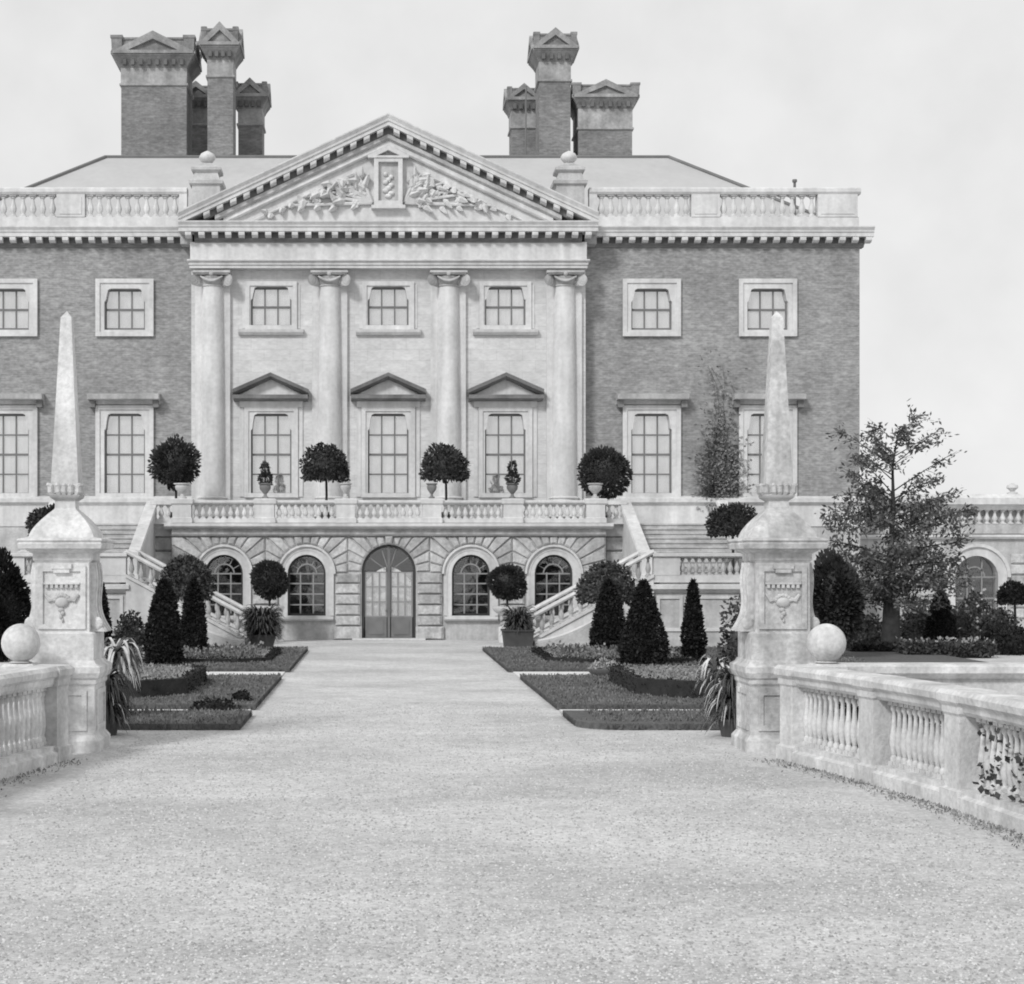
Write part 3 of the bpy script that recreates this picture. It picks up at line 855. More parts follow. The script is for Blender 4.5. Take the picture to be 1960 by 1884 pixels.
# chimneys
def chimney(u0, u1, vtop, Y, capw, depth, vneck, vcap):
    """vneck: line between brick shaft and stone neck; vcap: underside of the cap"""
    zt = lambda v: Z(v, Y)
    cx = X((u0 + u1) / 2, Y); hw = (u1 - u0) / 2 * Y / F
    cy = Y + depth / 2
    hc = capw / 2 * Y / F
    def sq2(b, prof):            # prof: (outset from the shaft, z)
        vs = []; fs = []
        for o, z in prof:
            a, d = hw + o, depth / 2 + o
            vs += [(cx - a, cy - d, z), (cx + a, cy - d, z), (cx + a, cy + d, z), (cx - a, cy + d, z)]
        n = len(prof)
        for i in range(n - 1):
            for k in range(4):
                j = (k + 1) % 4; fs.append((4 * i + k, 4 * i + j, 4 * i + 4 + j, 4 * i + 4 + k))
        fs += [(3, 2, 1, 0), tuple(4 * (n - 1) + k for k in range(4))]
        b.add(vs, fs)
    out = hc - hw
    zn, zcb, ztop = zt(vneck), zt(vcap), zt(vtop)
    H = ztop - zcb
    q = MB(); sq2(q, [(0, bz + .5), (0, zn)]); root = q.build('chimney', BRICK_STACK, house)
    q = MB(); sq2(q, [(.1, tz - .6), (.1, tz + .28), (.02, tz + .36)]); q.build('base_course', CHIMNEY_STONE, root)
    q = MB(); sq2(q, [(.01, zn - .03), (.07, zn), (.07, zn + .07), (.015, zn + .1), (.015, zcb - .05)]); q.build('neck', NECK_STONE, root)
    q = MB(); sq2(q, [(.015, zcb - .06), (.05, zcb), (out * .35, zcb + H * .08), (out * .9, zcb + H * .26), (out, zcb + H * .28), (out, zcb + H * .36), (out * .8, zcb + H * .39), (out * .7, zcb + H * .74), (out * .84, zcb + H * .76), (out * .84, zcb + H * .82), (0, zcb + H * .82)])
    cap = q.build('cap', CHIMNEY_STONE, root)
    nd = max(4, int(2 * hw / .34))
    den = MB(); den.box(-.075, .075, -.12, .05, -.12, .12); dm = den.mesh('dentil', SOOT_SHADE)
    for i in range(nd):
        inst('dentil', dm, root, (cx - hw + 2 * hw * (i + .5) / nd, cy - depth / 2 - out * .42, zcb + H * .1))
    zg0 = zcb + H * .33; zg1 = ztop
    def gable(half):
        e = .16
        return [(-half, zg0), (half, zg0), (half, zg0 + .1), (0, zg1), (-half, zg0 + .1)], [(-half * .62, zg0 + .14), (half * .62, zg0 + .14), (0, zg1 - (zg1 - zg0) * .36)]
    o_, i_ = gable(hc * .98)
    yf_ = cy - depth / 2 - out
    q = MB(); q.plate([(cx + p[0], p[1]) for p in o_], [[(cx + p[0], p[1]) for p in i_]], yf_ - .06, yf_ + out * .5 + .1); q.build('gable', GABLE_STONE, cap)
    q = MB(); q.plate([(cx + p[0], p[1]) for p in o_], [], cy + depth / 2 + out * .5, cy + depth / 2 + out); q.build('gable', GABLE_STONE, cap)
    o_, i_ = gable((depth / 2 + out) * .98)
    for k in (-1, 1):
        q = MB(); q.plate([(cy + p[0], p[1]) for p in o_], [[(cy + p[0], p[1]) for p in i_]], cx + k * (hc + .06), cx + k * (hc - out * .5 - .1), plane='yz'); q.build('gable', GABLE_STONE, cap)
    # raised corner blocks
    for kx in (-1, 1):
        for ky in (-1, 1):
            x_ = cx + kx * (hw + out * .42); y_ = cy + ky * (depth / 2 + out * .42); w_ = max(.1, hc * .13)
            q = MB(); q.sq(x_, y_, [(w_ * .9, zcb + H * .4), (w_, zcb + H * .76), (w_ * 1.15, zcb + H * .79), (w_ * 1.15, zcb + H * .87), (w_ * .6, zcb + H * .89)]); q.build('corner_block', CHIMNEY_STONE, cap)
chimney(232, 357, 64, 74.4, 156, 2.2, 164, 128)
chimney(397, 446, 46, 74.4, 76, 1.5, 148, 112)
chimney(456, 502, 152, 77.0, 68, 1.4, 240, 206)
chimney(352, 400, 158, 78.5, 70, 1.5, 240, 206)
chimney(1032, 1092, 57, 74.4, 86, 1.7, 156, 116)
chimney(979, 1026, 162, 77.0, 66, 1.4, 246, 210)
chimney(1107, 1210, 155, 74.6, 124, 2.0, 248, 206)
mb = MB(); mb.tube([(X(1006, 72.4), 72.4, Z(302, 72.4)), (X(1007, 72.4), 72.4, Z(165, 72.4))], .035, 6); mb.build('lightning_rod', LEAD, house)

# ================================================================== ENTRANCE TERRACE
TY = 59.2
ter = thing('entrance_terrace', 'rusticated stone terrace with five arches and a glazed central door below the columns', 'terrace', (AX, TY, 0))
ZT = 4.0
zt_ = lambda v: Z(v, TY)
WO = [-5.66, -2.82, 2.82, 5.66]
WR, WZS, WZ0 = 0.655, 2.27, 0.83
DR, DZS = 0.93, 2.34
TW = 7.45
TOPW = 3.56
holes = [arch_poly(AX + o, WZ0, WZS, WR + .16) for o in WO]
mb = MB()
door_hole = [(AX + DR, 0.0)] + arch_pts(AX, DZS, DR, 16) + [(AX - DR, 0.0)]
outer = [(AX - TW, 0)] + [(AX - DR, 0.0)] + list(reversed(arch_pts(AX, DZS, DR, 16))) + [(AX + DR, 0.0)] + [(AX + TW, 0), (AX + TW, TOPW), (AX - TW, TOPW)]
mb.plate(outer, holes, TY, TY + 0.5, back=False)
mb.build('wall', STONE_OLD, ter)
# stones of the piers
def stone(poly, yf=TY - .12, bev=.05, name='stone', mm=STONE_BLOCK):
    q = MB(); q.pillow(poly, yf, TY + .02, bev); return q.build(name, mm, ter)
piers = [(-TW, -6.66), (-4.67, -3.81), (-1.84, -.97), (.97, 1.84), (3.81, 4.67), (6.66, TW)]
for (a, b) in piers:
    zc_ = [0.0, .48] + [.48 + .364 * i for i in range(1, 6)]
    for i in range(len(zc_) - 1):
        e = .06 if i == 0 else 0
        j = rng.uniform(-.012, .012)
        stone([(AX + a + .012 - e, zc_[i] + .02), (AX + b - .012 + e, zc_[i] + .02), (AX + b - .012 + e, zc_[i + 1] - .02), (AX + a + .012 - e, zc_[i + 1] - .02)], TY - .12 - e * .6 + j, .06)
# voussoirs
def fan(cx, zs, r0, xl, xr, n, key=False):
    """radiating stones from the arch out to the edges of its bay (xl, xr, TOPW)"""
    zt2 = TOPW - .012
    def hit(a):
        ca, sa = math.cos(a), math.sin(a); t = 9e9
        if sa > 1e-6: t = min(t, (zt2 - zs) / sa)
        if ca > 1e-6: t = min(t, (xr - cx) / ca)
        if ca < -1e-6: t = min(t, (xl - cx) / ca)
        return (cx + t * ca, zs + t * sa)
    cor = [(math.atan2(zt2 - zs, xr - cx), (xr, zt2)), (math.atan2(zt2 - zs, xl - cx), (xl, zt2))]
    for i in range(n):
        a0 = math.pi * i / n + .016; a1 = math.pi * (i + 1) / n - .016
        yf_ = TY - .085 + rng.uniform(-.02, .02)
        if key and i == n // 2: yf_ = TY - .24
        poly = [(cx + r0 * math.cos(a0), zs + r0 * math.sin(a0)), hit(a0)]
        poly += [p for a, p in cor if a0 + .02 < a < a1 - .02]
        poly += [hit(a1), (cx + r0 * math.cos(a1), zs + r0 * math.sin(a1))]
        stone(poly, yf_, .04, 'voussoir')
edges = [-TW, -4.24, -1.41, 1.41, 4.24, TW]
for o, a, b in zip([-5.66, -2.82, 0, 2.82, 5.66], edges[:-1], edges[1:]):
    if o == 0: fan(AX, DZS, .95, AX + a + .012, AX + b - .012, 13, True)
    else: fan(AX + o, WZS + .03, 1.01, AX + a + .012, AX + b - .012, 13)

# arched windows
def tracery_window(o):
    cx = AX + o
    q = MB(); q.plate(arch_poly(cx, WZ0 - .02, WZS, WR + .17), [arch_poly(cx, WZ0, WZS, WR)], TY - .06, TY + .3)
    # outer hood moulding
    q.plate(arch_pts(cx, WZS, 1.0, 16) + list(reversed(arch_pts(cx, WZS, .93, 16))), [], TY - .17, TY + .01)
    q.plate(arch_pts(cx, WZS, .932, 16) + list(reversed(arch_pts(cx, WZS, .80, 16))), [], TY - .08, TY + .01)
    win = q.build('arched_window', STONE, ter)
    for s in (-1, 1):
        b = MB(); b.box(cx + s * (WR + .165), cx + s * .93, TY - .08, TY + .01, WZ0, WZS - .002); b.build('jamb', STONE, win)
    b = MB(); b.extrude_x([(TY + .05, WZ0 - .18), (TY - .1, WZ0 - .18), (TY - .2, WZ0 - .12), (TY - .2, WZ0 - .05), (TY + .05, WZ0 - .003)], cx - .92, cx + .92); b.build('sill', STONE, win)
    yg = TY + .2
    b = MB()
    b.plate(arch_poly(cx, WZ0, WZS, WR + .02), [arch_poly(cx, WZ0 + .07, WZS, WR - .07)], yg - .05, yg + .05)
    b.build('sash', BAR, win)
    b = MB(); t = .024
    for x in (-.22, .22): b.box(cx + x - t, cx + x + t, yg - .02, yg + .02, WZ0, WZS + .05)
    for z in (1.2, 1.57, 1.93, 2.27): b.box(cx - WR, cx + WR, yg - .018, yg + .022, z - t, z + t)
    b.plate(arch_pts(cx, WZS, .36, 12) + list(reversed(arch_pts(cx, WZS, .31, 12))), [], yg - .025, yg + .02)
    for a in (30, 60, 90, 120, 150):
        ca, sa = math.cos(R(a)), math.sin(R(a))
        b.tube([(cx + .33 * ca, yg, WZS + .33 * sa), (cx + WR * ca, yg, WZS + WR * sa)], .022, 4)
    for s in (-1, 1):
        ring = [(cx + s * .0 + .2 * math.cos(k * math.pi / 6), yg, WZS + .02 + .24 * math.sin(k * math.pi / 6)) for k in range(7)]
    b.build('tracery', TRACERY, win)
    # panes
    xs = [-WR, -.22, .22, WR]; zs = [WZ0 + .02, 1.2, 1.57, 1.93, 2.27]
    for i in range(4):
        for j in range(3):
            b = MB(); b.box(cx + xs[j] + .015, cx + xs[j + 1] - .015, yg + .004, yg + .010, zs[i] + .015, zs[i + 1] - .015); b.build('pane', GLASS_DARK, win)
    b = MB(); b.plate(arch_pts(cx, WZS + .015, WR - .03, 14), [], yg + .004, yg + .010); b.build('fanlight', GLASS_DARK, win)
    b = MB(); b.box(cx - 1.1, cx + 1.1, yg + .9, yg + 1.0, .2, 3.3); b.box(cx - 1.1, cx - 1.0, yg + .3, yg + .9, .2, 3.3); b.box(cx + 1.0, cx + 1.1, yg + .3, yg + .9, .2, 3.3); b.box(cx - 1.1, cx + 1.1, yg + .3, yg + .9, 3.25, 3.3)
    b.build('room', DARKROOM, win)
for o in WO: tracery_window(o)

# the glazed door
yg = TY + .13
q = MB(); q.plate(arch_poly(AX, 0.03, DZS, DR), [arch_poly(AX, 0.06, DZS, DR - .09)], yg - .08, yg + .08)
door = q.build('door', BAR, ter)
b = MB(); b.box(AX - .045, AX + .045, yg - .1, yg + .06, .05, DZS + DR - .06); b.build('meeting_stile', LEAD, door)
for s in (-1, 1):
    c = AX + s * .44
    b = MB(); b.box(c - .37, c + .37, yg - .04, yg + .04, .06, .78); b.build('bottom_panel', DOORPAINT, door)
    b = MB(); b.box(c - .26, c + .26, yg - .06, yg - .03, .18, .66); b.build('raised_panel', SASH, door)
    b = MB()
    sx = [c - .36, c - .12, c + .12, c + .36]
    for x in sx: b.box(x - .03, x + .03, yg - .025, yg + .03, .78, 2.34)
    for z in (.80, 1.3, 1.82, 2.32): b.box(c - .38, c + .38, yg - .02, yg + .025, z - .022, z + .022)
    b.build('glazing_bars', TRACERY, door)
    for i in range(3):
        for z0, z1 in ((.82, 1.28), (1.32, 1.80), (1.84, 2.30)):
            b = MB(); b.box(sx[i] + .022, sx[i + 1] - .022, yg, yg + .006, z0, z1); b.build('pane', GLASS, door)
    b = MB(); b.blob((AX + s * .09, yg - .13, 1.0), .035, .035, .035, 8, 5); b.build('door_knob', LEAD, door)
    # white curtain hung behind the glass
    cu = MB(); n = 16; zt2 = 2.5
    for k in range(n):
        xa = c - .34 + .68 * k / n; xb = c - .34 + .68 * (k + 1) / n
        ya = yg + .035 + .02 * (k % 2); yb = yg + .035 + .02 * ((k + 1) % 2)
        za = zt2 - .55 * (abs(xa - AX) / .8) ** 2; zb_ = zt2 - .55 * (abs(xb - AX) / .8) ** 2
        cu.add([(xa, ya, .8), (xb, yb, .8), (xb, yb, zb_), (xa, ya, za)], [(0, 1, 2, 3)])
    cu.build('curtain', CURTAIN, door)
b = MB(); b.plate(arch_pts(AX, DZS + .02, DR - .08, 14), [], yg, yg + .006); b.build('fanlight', GLASS_DARK, door)
b = MB()
for a in (36, 72, 108, 144):
    b.tube([(AX + .12 * math.cos(R(a)), yg, DZS + .12 * math.sin(R(a))), (AX + (DR - .08) * math.cos(R(a)), yg, DZS + (DR - .08) * math.sin(R(a)))], .02, 4)
b.build('fanlight_bars', TRACERY, door)
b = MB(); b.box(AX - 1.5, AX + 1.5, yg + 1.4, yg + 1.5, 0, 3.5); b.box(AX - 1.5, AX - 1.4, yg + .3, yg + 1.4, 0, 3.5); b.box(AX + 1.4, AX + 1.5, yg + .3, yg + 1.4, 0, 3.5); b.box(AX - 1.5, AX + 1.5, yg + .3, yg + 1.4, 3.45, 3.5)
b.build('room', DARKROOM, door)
b = MB(); b.box(AX - 1.25, AX + 1.25, TY - .45, TY + .2, 0.003, .06); b.build('door_step', STONE, ter)

# cornice of the terrace
q = MB(); q.box(AX - TW - .02, AX + TW + .02, TY - .14, TY + .3, TOPW, TOPW + .06); q.build('string', STONE_DARK, ter)  # dark tone stands in for the shadow line below the cornice
q = MB(); q.box(AX - TW, AX + TW, TY - .03, TY + .3, TOPW + .06, TOPW + .24)
q.build('frieze', STONE_BLOCK, ter)
q = MB(); q.extrude_x([(TY + .4, TOPW + .24), (TY - .06, TOPW + .24), (TY - .22, TOPW + .30), (TY - .26, TOPW + .34), (TY - .26, TOPW + .44), (TY + .4, TOPW + .46)], AX - TW - .24, AX + TW + .24); q.build('cornice', STONE, ter)
# recessed side bays
for m in (-1, 1):
    for i in range(7):
        a, b_ = AX + m * (TW + .01), AX + m * 8.45
        zz0 = .0 + i * .508
        qq = MB(); qq.pillow([(a, zz0 + .02), (b_, zz0 + .02), (b_, zz0 + .49), (a, zz0 + .49)], TY + .42, TY + .65, .06); qq.build('stone', STONE_BLOCK, ter)
    qq = MB(); qq.box(AX + m * TW, AX + m * 8.5, TY + .5, TY + .8, 0, 3.56); qq.build('recess_wall', STONE_DARK, ter)  # shade of the recess put into the wall colour
    qq = MB(); qq.extrude_x([(TY + .8, 3.56), (TY + .4, 3.56), (TY + .34, 3.72), (TY + .26, 3.86), (TY + .26, 4.0), (TY + .8, 4.02)], AX + m * (TW + .05), AX + m * 8.5); qq.build('recess_cornice', STONE_OLD, ter)
qq = MB(); qq.box(AX - 12.2, AX + 12.2, TY + .81, YF + .55, 3.7, 4.0)
qq.box(AX - 8.5, AX + 8.5, TY + .1, TY + .8, 3.98, 4.018); qq.build('terrace_floor', STONE, ter)
for m in (-1, 1):
    qq = MB(); qq.box(AX + m * 8.5, AX + m * 12.2, TY + .85, TY + 1.1, 0, 3.69); qq.build('end_wall', STONE_OLD, ter)

# balustrade
zb0, zb1, zb2, zb3 = 4.02, 4.16, 4.66, 4.79
BY = TY + .12
ME_TB = baluster_mesh(zb2 - zb1, .095, STONE)
PED = [-7.1, -4.25, -1.48, 1.48, 4.25, 7.1]
q = MB(); q.box(AX - 7.1, AX + 7.1, BY - .15, BY + .15, zb0, zb1); q.build('balustrade_base', STONE, ter)
q = MB(); q.extrude_x([(BY + .17, zb2), (BY - .15, zb2), (BY - .2, zb2 + .05), (BY - .2, zb3 - .02), (BY - .15, zb3), (BY + .17, zb3)], AX - 7.1, AX + 7.1); q.build('handrail', STONE, ter)
for o in PED:
    q = MB(); q.sq(AX + o, BY, [(.36, zb0 - .005), (.36, zb0 + .16), (.32, zb0 + .18), (.32, zb2 - .03), (.38, zb2 + .02), (.39, zb3 + .03), (.34, zb3 + .06)], .72); q.build('pedestal', STONE, ter)
for a, b_ in zip(PED[:-1], PED[1:]):
    n = 9
    for i in range(n):
        inst('baluster', ME_TB, ter, (AX + a + .36 + (b_ - a - .72) * (i + .5) / n, BY, zb1))
for m in (-1, 1):
    a, b_ = 7.42, 8.25
    q = MB(); q.box(AX + m * a, AX + m * b_, BY + .33, BY + .6, zb0, zb1); q.build('balustrade_base', STONE, ter)
    q = MB(); q.box(AX + m * a, AX + m * b_, BY + .3, BY + .63, zb2, zb3); q.build('handrail', STONE, ter)
    for i in range(3):
        inst('baluster', ME_TB, ter, (AX + m * (a + .1 + (b_ - a - .1) * (i + .5) / 3), BY + .46, zb1))

# ================================================================== STAIRCASES
ME_SB = baluster_mesh(.55, .085, STONE_OLD)
for m, side in ((-1, 'left'), (1, 'right')):
    st = thing('entrance_staircase', ('pale stone staircase rising to the terrace beside the low round bush and thin yew' if m < 0 else
               'pale stone staircase rising to the terrace behind the slender single yew and wooden-tubbed yucca'), 'staircase', (AX + m * 8.2, 54, 0), 'twin garden staircases')
    px = lambda x: AX + m * x
    y0, y1 = 52.9, 55.3
    x0, x1, zl = 4.6, 8.05, 2.06
    n = 13; rs, rn = zl / n, (x1 - x0) / n
    for i in range(n):
        q = MB(); q.box(px(x0 + i * rn), px(x1 + .2), y0, y1, i * rs + .001, (i + 1) * rs - .001) if i < n - 1 else q.box(px(x0 + i * rn), px(x1 + .2), y0, y1, i * rs + .001, zl)
        q.box(px(x0 + i * rn - .03), px(x0 + i * rn + .05), y0 + .01, y1 - .01, (i + 1) * rs - .05, (i + 1) * rs + .002)
        q.build('step', STONE, st)
    # flank walls of the lower flight with sloping coping and balusters
    for (ya, yb) in ((y0 - .32, y0 - .003), (y1 + .003, y1 + .3)):
        q = MB(); q.plate([(px(x0 - .25), 0), (px(x1), 0), (px(x1), zl + .12), (px(x0 - .25), .2)], [], ya, yb); fl = q.build('flank_wall', STONE, st)
        sl = (zl - .08) / (x1 - x0 + .25)
        q = MB(); q.extrude_x([(ya - .05, .2), (ya - .05, .3), (yb + .02, .3), (yb + .02, .2)], px(x0 - .28), px(x1), dz=sl * (x1 - x0 + .28)); q.build('string_moulding', STONE, fl)
        q = MB(); q.extrude_x([(ya - .03, .92), (ya - .06, .98), (ya - .03, 1.05), (yb + .02, 1.05), (yb + .05, .98), (yb + .02, .92)], px(x0 - .28), px(x1), dz=sl * (x1 - x0 + .28)); q.build('handrail', STONE, fl)
        for i in range(12):
            x = x0 + .05 + (x1 - x0 - .2) * i / 11
            inst('baluster', ME_SB, fl, (px(x), (ya + yb) / 2, .3 + sl * (x - x0 + .28)), scale=(1, 1, 1.18))
        q = MB(); q.sq(px(x0 - .36), (ya + yb) / 2, [(.17, 0), (.17, .16), (.13, .18), (.13, .9), (.17, .93), (.17, 1.0), (.08, 1.06)]); q.build('newel', STONE, fl)
    # curved base sweep at the foot of the flank
    q = MB()
    pts = []
    for i in range(13):
        t = i / 12; pts.append((px(x0 - .2 + t * 2.6), .25 + 1.15 * t ** 1.7))
    poly = [(px(x0 - .2), 0)] + [(px(x0 + 2.4), 0)] + list(reversed(pts))
    q.plate(poly, [], y0 - .55, y0 - .3); q.build('curved_plinth', STONE_OLD, st)
    q = MB()
    q.tube([(p[0], y0 - .5, p[1]) for p in pts], .07, 6); q.build('curved_moulding', STONE, st)
    # landing
    xe = 11.75
    q = MB(); q.box(px(x1), px(xe), y0 - .2, y1, 0, zl - .2); lw = q.build('landing_wall', STONE_OLD, st)
    q = MB(); q.box(px(x1 + .2), px(xe), y0 - .2, y1 + .1, zl - .2, zl); q.build('landing_floor', STONE, lw)
    q = MB(); q.box(px(x1 - .03), px(xe + .05), y0 - .28, y0 - .19, 0, .45); q.build('plinth', STONE_OLD, lw)
    q = MB(); q.extrude_x([(y0 - .19, zl - .34), (y0 - .24, zl - .34), (y0 - .3, zl - .26), (y0 - .4, zl - .22), (y0 - .4, zl - .1), (y0 - .19, zl - .06)], px(x1 - .1), px(xe + .1)); q.build('string_course', STONE, lw)
    for (a, b_) in ((8.15, 8.95), (9.1, 11.0), (11.15, 11.65)):
        q = MB(); q.plate(rect(min(px(a), px(b_)), max(px(a), px(b_)), .55, zl - .42), [rect(min(px(a), px(b_)) + .1, max(px(a), px(b_)) - .1, .65, zl - .52)], y0 - .245, y0 - .19); q.build('panel', STONE, lw)
    # parapet
    q = MB(); q.box(px(x1), px(xe), y0 - .3, y0 + .02, zl - .02, zl + .2); q.build('parapet_base', STONE, st)
    q = MB(); q.extrude_x([(y0 + .05, zl + .74), (y0 - .33, zl + .74), (y0 - .38, zl + .78), (y0 - .38, zl + .86), (y0 + .05, zl + .88)], px(x1 - .03), px(xe + .05)); q.build('parapet_coping', STONE, st)
    for (a, b_) in ((x1 + .005, 8.85), (11.15, xe)):
        q = MB(); q.box(px(a), px(b_), y0 - .31, y0 + .03, zl + .2, zl + .74); q.build('parapet_die', STONE, st)
    for i in range(11):
        inst('baluster', ME_SB, st, (px(8.85 + 2.3 * (i + .5) / 11), y0 - .14, zl + .195))
    # upper flight
    u0, u1, ya, yb = 8.38, 11.45, 55.3, 60.0
    n2 = 12; r2, d2 = (4.0 - zl) / n2, (yb - ya) / n2
    for i in range(n2):
        q = MB(); q.box(px(u0), px(u1), ya + i * d2, yb, zl + i * r2 + .001, zl + (i + 1) * r2 - .001)
        q.box(px(u0 + .01), px(u1 - .01), ya + i * d2 - .04, ya + i * d2 + .05, zl + (i + 1) * r2 - .05, zl + (i + 1) * r2 + .002)
        q.build('step', STONE_OLD, st)
    q = MB(); q.box(px(u0), px(u1), ya + .1, yb, 0, zl); q.build('stair_core', STONE_OLD, st)
    for (a, b_) in ((u0 - .3, u0 - .004), (u1 + .004, u1 + .3)):
        q = MB(); q.plate([(ya - .1, 0), (yb + .05, 0), (yb + .05, 4.62), (ya - .1, zl + .62)], [], px(a), px(b_), plane='yz'); fl = q.build('flank_wall', STONE, st)
        q = MB(); q.extrude_y([(px(a) - m * .04, zl + .62), (px(a) - m * .07, zl + .7), (px(a) - m * .04, zl + .78), (px(b_) + m * .04, zl + .78), (px(b_) + m * .07, zl + .7), (px(b_) + m * .04, zl + .62)], ya - .2, yb + .05, dz=(4.0 - zl) * (yb + .05 - ya + .2) / (yb + .05 - ya + .1)); q.build('handrail', STONE, fl)
        q = MB(); q.sq(px((a + b_) / 2), ya - .3, [(.24, zl), (.24, zl + .2), (.2, zl + .22), (.2, zl + .78), (.25, zl + .82), (.25, zl + .92), (.1, zl + 1.0)]); q.build('newel', STONE, fl)

# ================================================================== SERVICE WING (right)
WY = 66.0
wx0, wx1 = XR + .05, XR + 15.0
wing = thing('service_wing', 'low rusticated stone wing with an arched window and balustraded parapet beyond the brick corner', 'building', (wx0 + 5, WY, 0))
zw = lambda v: Z(v, WY)
wcs = [X(1868, WY) + i * 4.4 for i in range(3)]
wr, wzs, wz0 = .82, zw(1105), zw(1168)
wtop = zw(1032)
mb = MB(); mb.plate(rect(wx0, wx1, 0, wtop), [arch_poly(c, wz0, wzs, wr) for c in wcs], WY, WY + .5, back=False)
mb.box(wx0, wx1, WY + 5, WY + 5.3, 0, zw(960)); mb.box(wx1 - .3, wx1, WY + .5, WY + 5, 0, zw(960))
mb.build('wall', STONE_OLD, wing)
mb = MB(); mb.extrude_x([(WY + .4, wtop), (WY - .12, wtop), (WY - .2, wtop + .08), (WY - .2, wtop + .16), (WY + .4, wtop + .2)], wx0, wx1); mb.build('string_course', STONE, wing)
mb = MB(); mb.box(wx0, wx1, WY - .02, WY + .4, wtop + .2, zw(1003)); mb.build('parapet_base', STONE_OLD, wing)
mb = MB(); mb.box(wx0, wx1, WY + .2, WY + .3, zw(1003), zw(976)); mb.build('parapet_back', STONE_OLD, wing)
mb = MB(); mb.extrude_x([(WY + .4, zw(976)), (WY - .1, zw(976)), (WY - .16, zw(970)), (WY - .34, zw(966)), (WY - .36, zw(954)), (WY - .1, zw(946)), (WY + .4, zw(946))], wx0, wx1); mb.build('coping', STONE, wing)
mb = MB(); mb.box(wx0, wx1, WY + .4, WY + 5.2, zw(962), zw(958)); mb.build('flat_roof', LEAD, wing)
ME_WB = baluster_mesh(zw(976) - zw(1003), .11, STONE)
for k, c in enumerate([wx0 + 2.2] + [q - 2.2 + 0 for q in wcs] ):
    mb = MB(); mb.box(c - .35, c + .35, WY - .06, WY + .3, zw(1003), zw(976)); mb.build('parapet_die', STONE, wing)
x = wx0 + .3
while x < wx1 - .3:
    if all(abs(x - c) > .48 for c in [wx0 + 2.2] + [q - 2.2 for q in wcs]): inst('baluster', ME_WB, wing, (x, WY + .06, zw(1003)))
    x += .3
for c in wcs[:2]:
    q = MB(); q.plate(arch_poly(c, wz0, wzs, wr + .34), [arch_poly(c, wz0 + .001, wzs, wr)], WY - .1, WY + .02)
    q.plate(arch_pts(c, wzs, wr + .46, 14) + list(reversed(arch_pts(c, wzs, wr + .34, 14))), [], WY - .2, WY + .02)
    win = q.build('arched_window', STONE, wing)
    q = MB(); q.plate(arch_poly(c, wz0, wzs, wr), [], WY + .2, WY + .206, back=True); q.build('glass', GLASS_DARK, win)
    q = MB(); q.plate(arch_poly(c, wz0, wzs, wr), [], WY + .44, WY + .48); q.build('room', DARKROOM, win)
    q = MB()
    for x in (-.28, .28): q.box(c + x - .03, c + x + .03, WY + .16, WY + .2, wz0, wzs + .7)
    for z in (wz0 + .45, wzs): q.box(c - wr, c + wr, WY + .165, WY + .198, z - .03, z + .03)
    q.plate(arch_pts(c, wzs, .42, 10) + list(reversed(arch_pts(c, wzs, .36, 10))), [], WY + .16, WY + .2)
    q.build('tracery', TRACERY, win)
    # curved rustication bands right of the arch
    for i in range(6):
        z = .5 + i * .42
        for s in (-1, 1):
            a, b_ = c + s * (wr + .5), c + s * 2.1
            q = MB(); q.pillow([(a, z + .03), (b_, z + .03), (b_, z + .39), (a, z + .39)], WY - .1, WY + .02, .06); q.build('stone', STONE_BLOCK, wing)
for c in [q + 2.2 - .77 for q in wcs[:1]]:
    q = MB(); q.lathe((c, WY + .1, 0), [(.2, zw(946)), (.2, zw(943)), (.08, zw(941)), (.1, zw(939)), (.22, zw(934)), (.2, zw(929)), (.05, zw(925))], 12); q.build('ball_finial', STONE, wing, smooth=True)

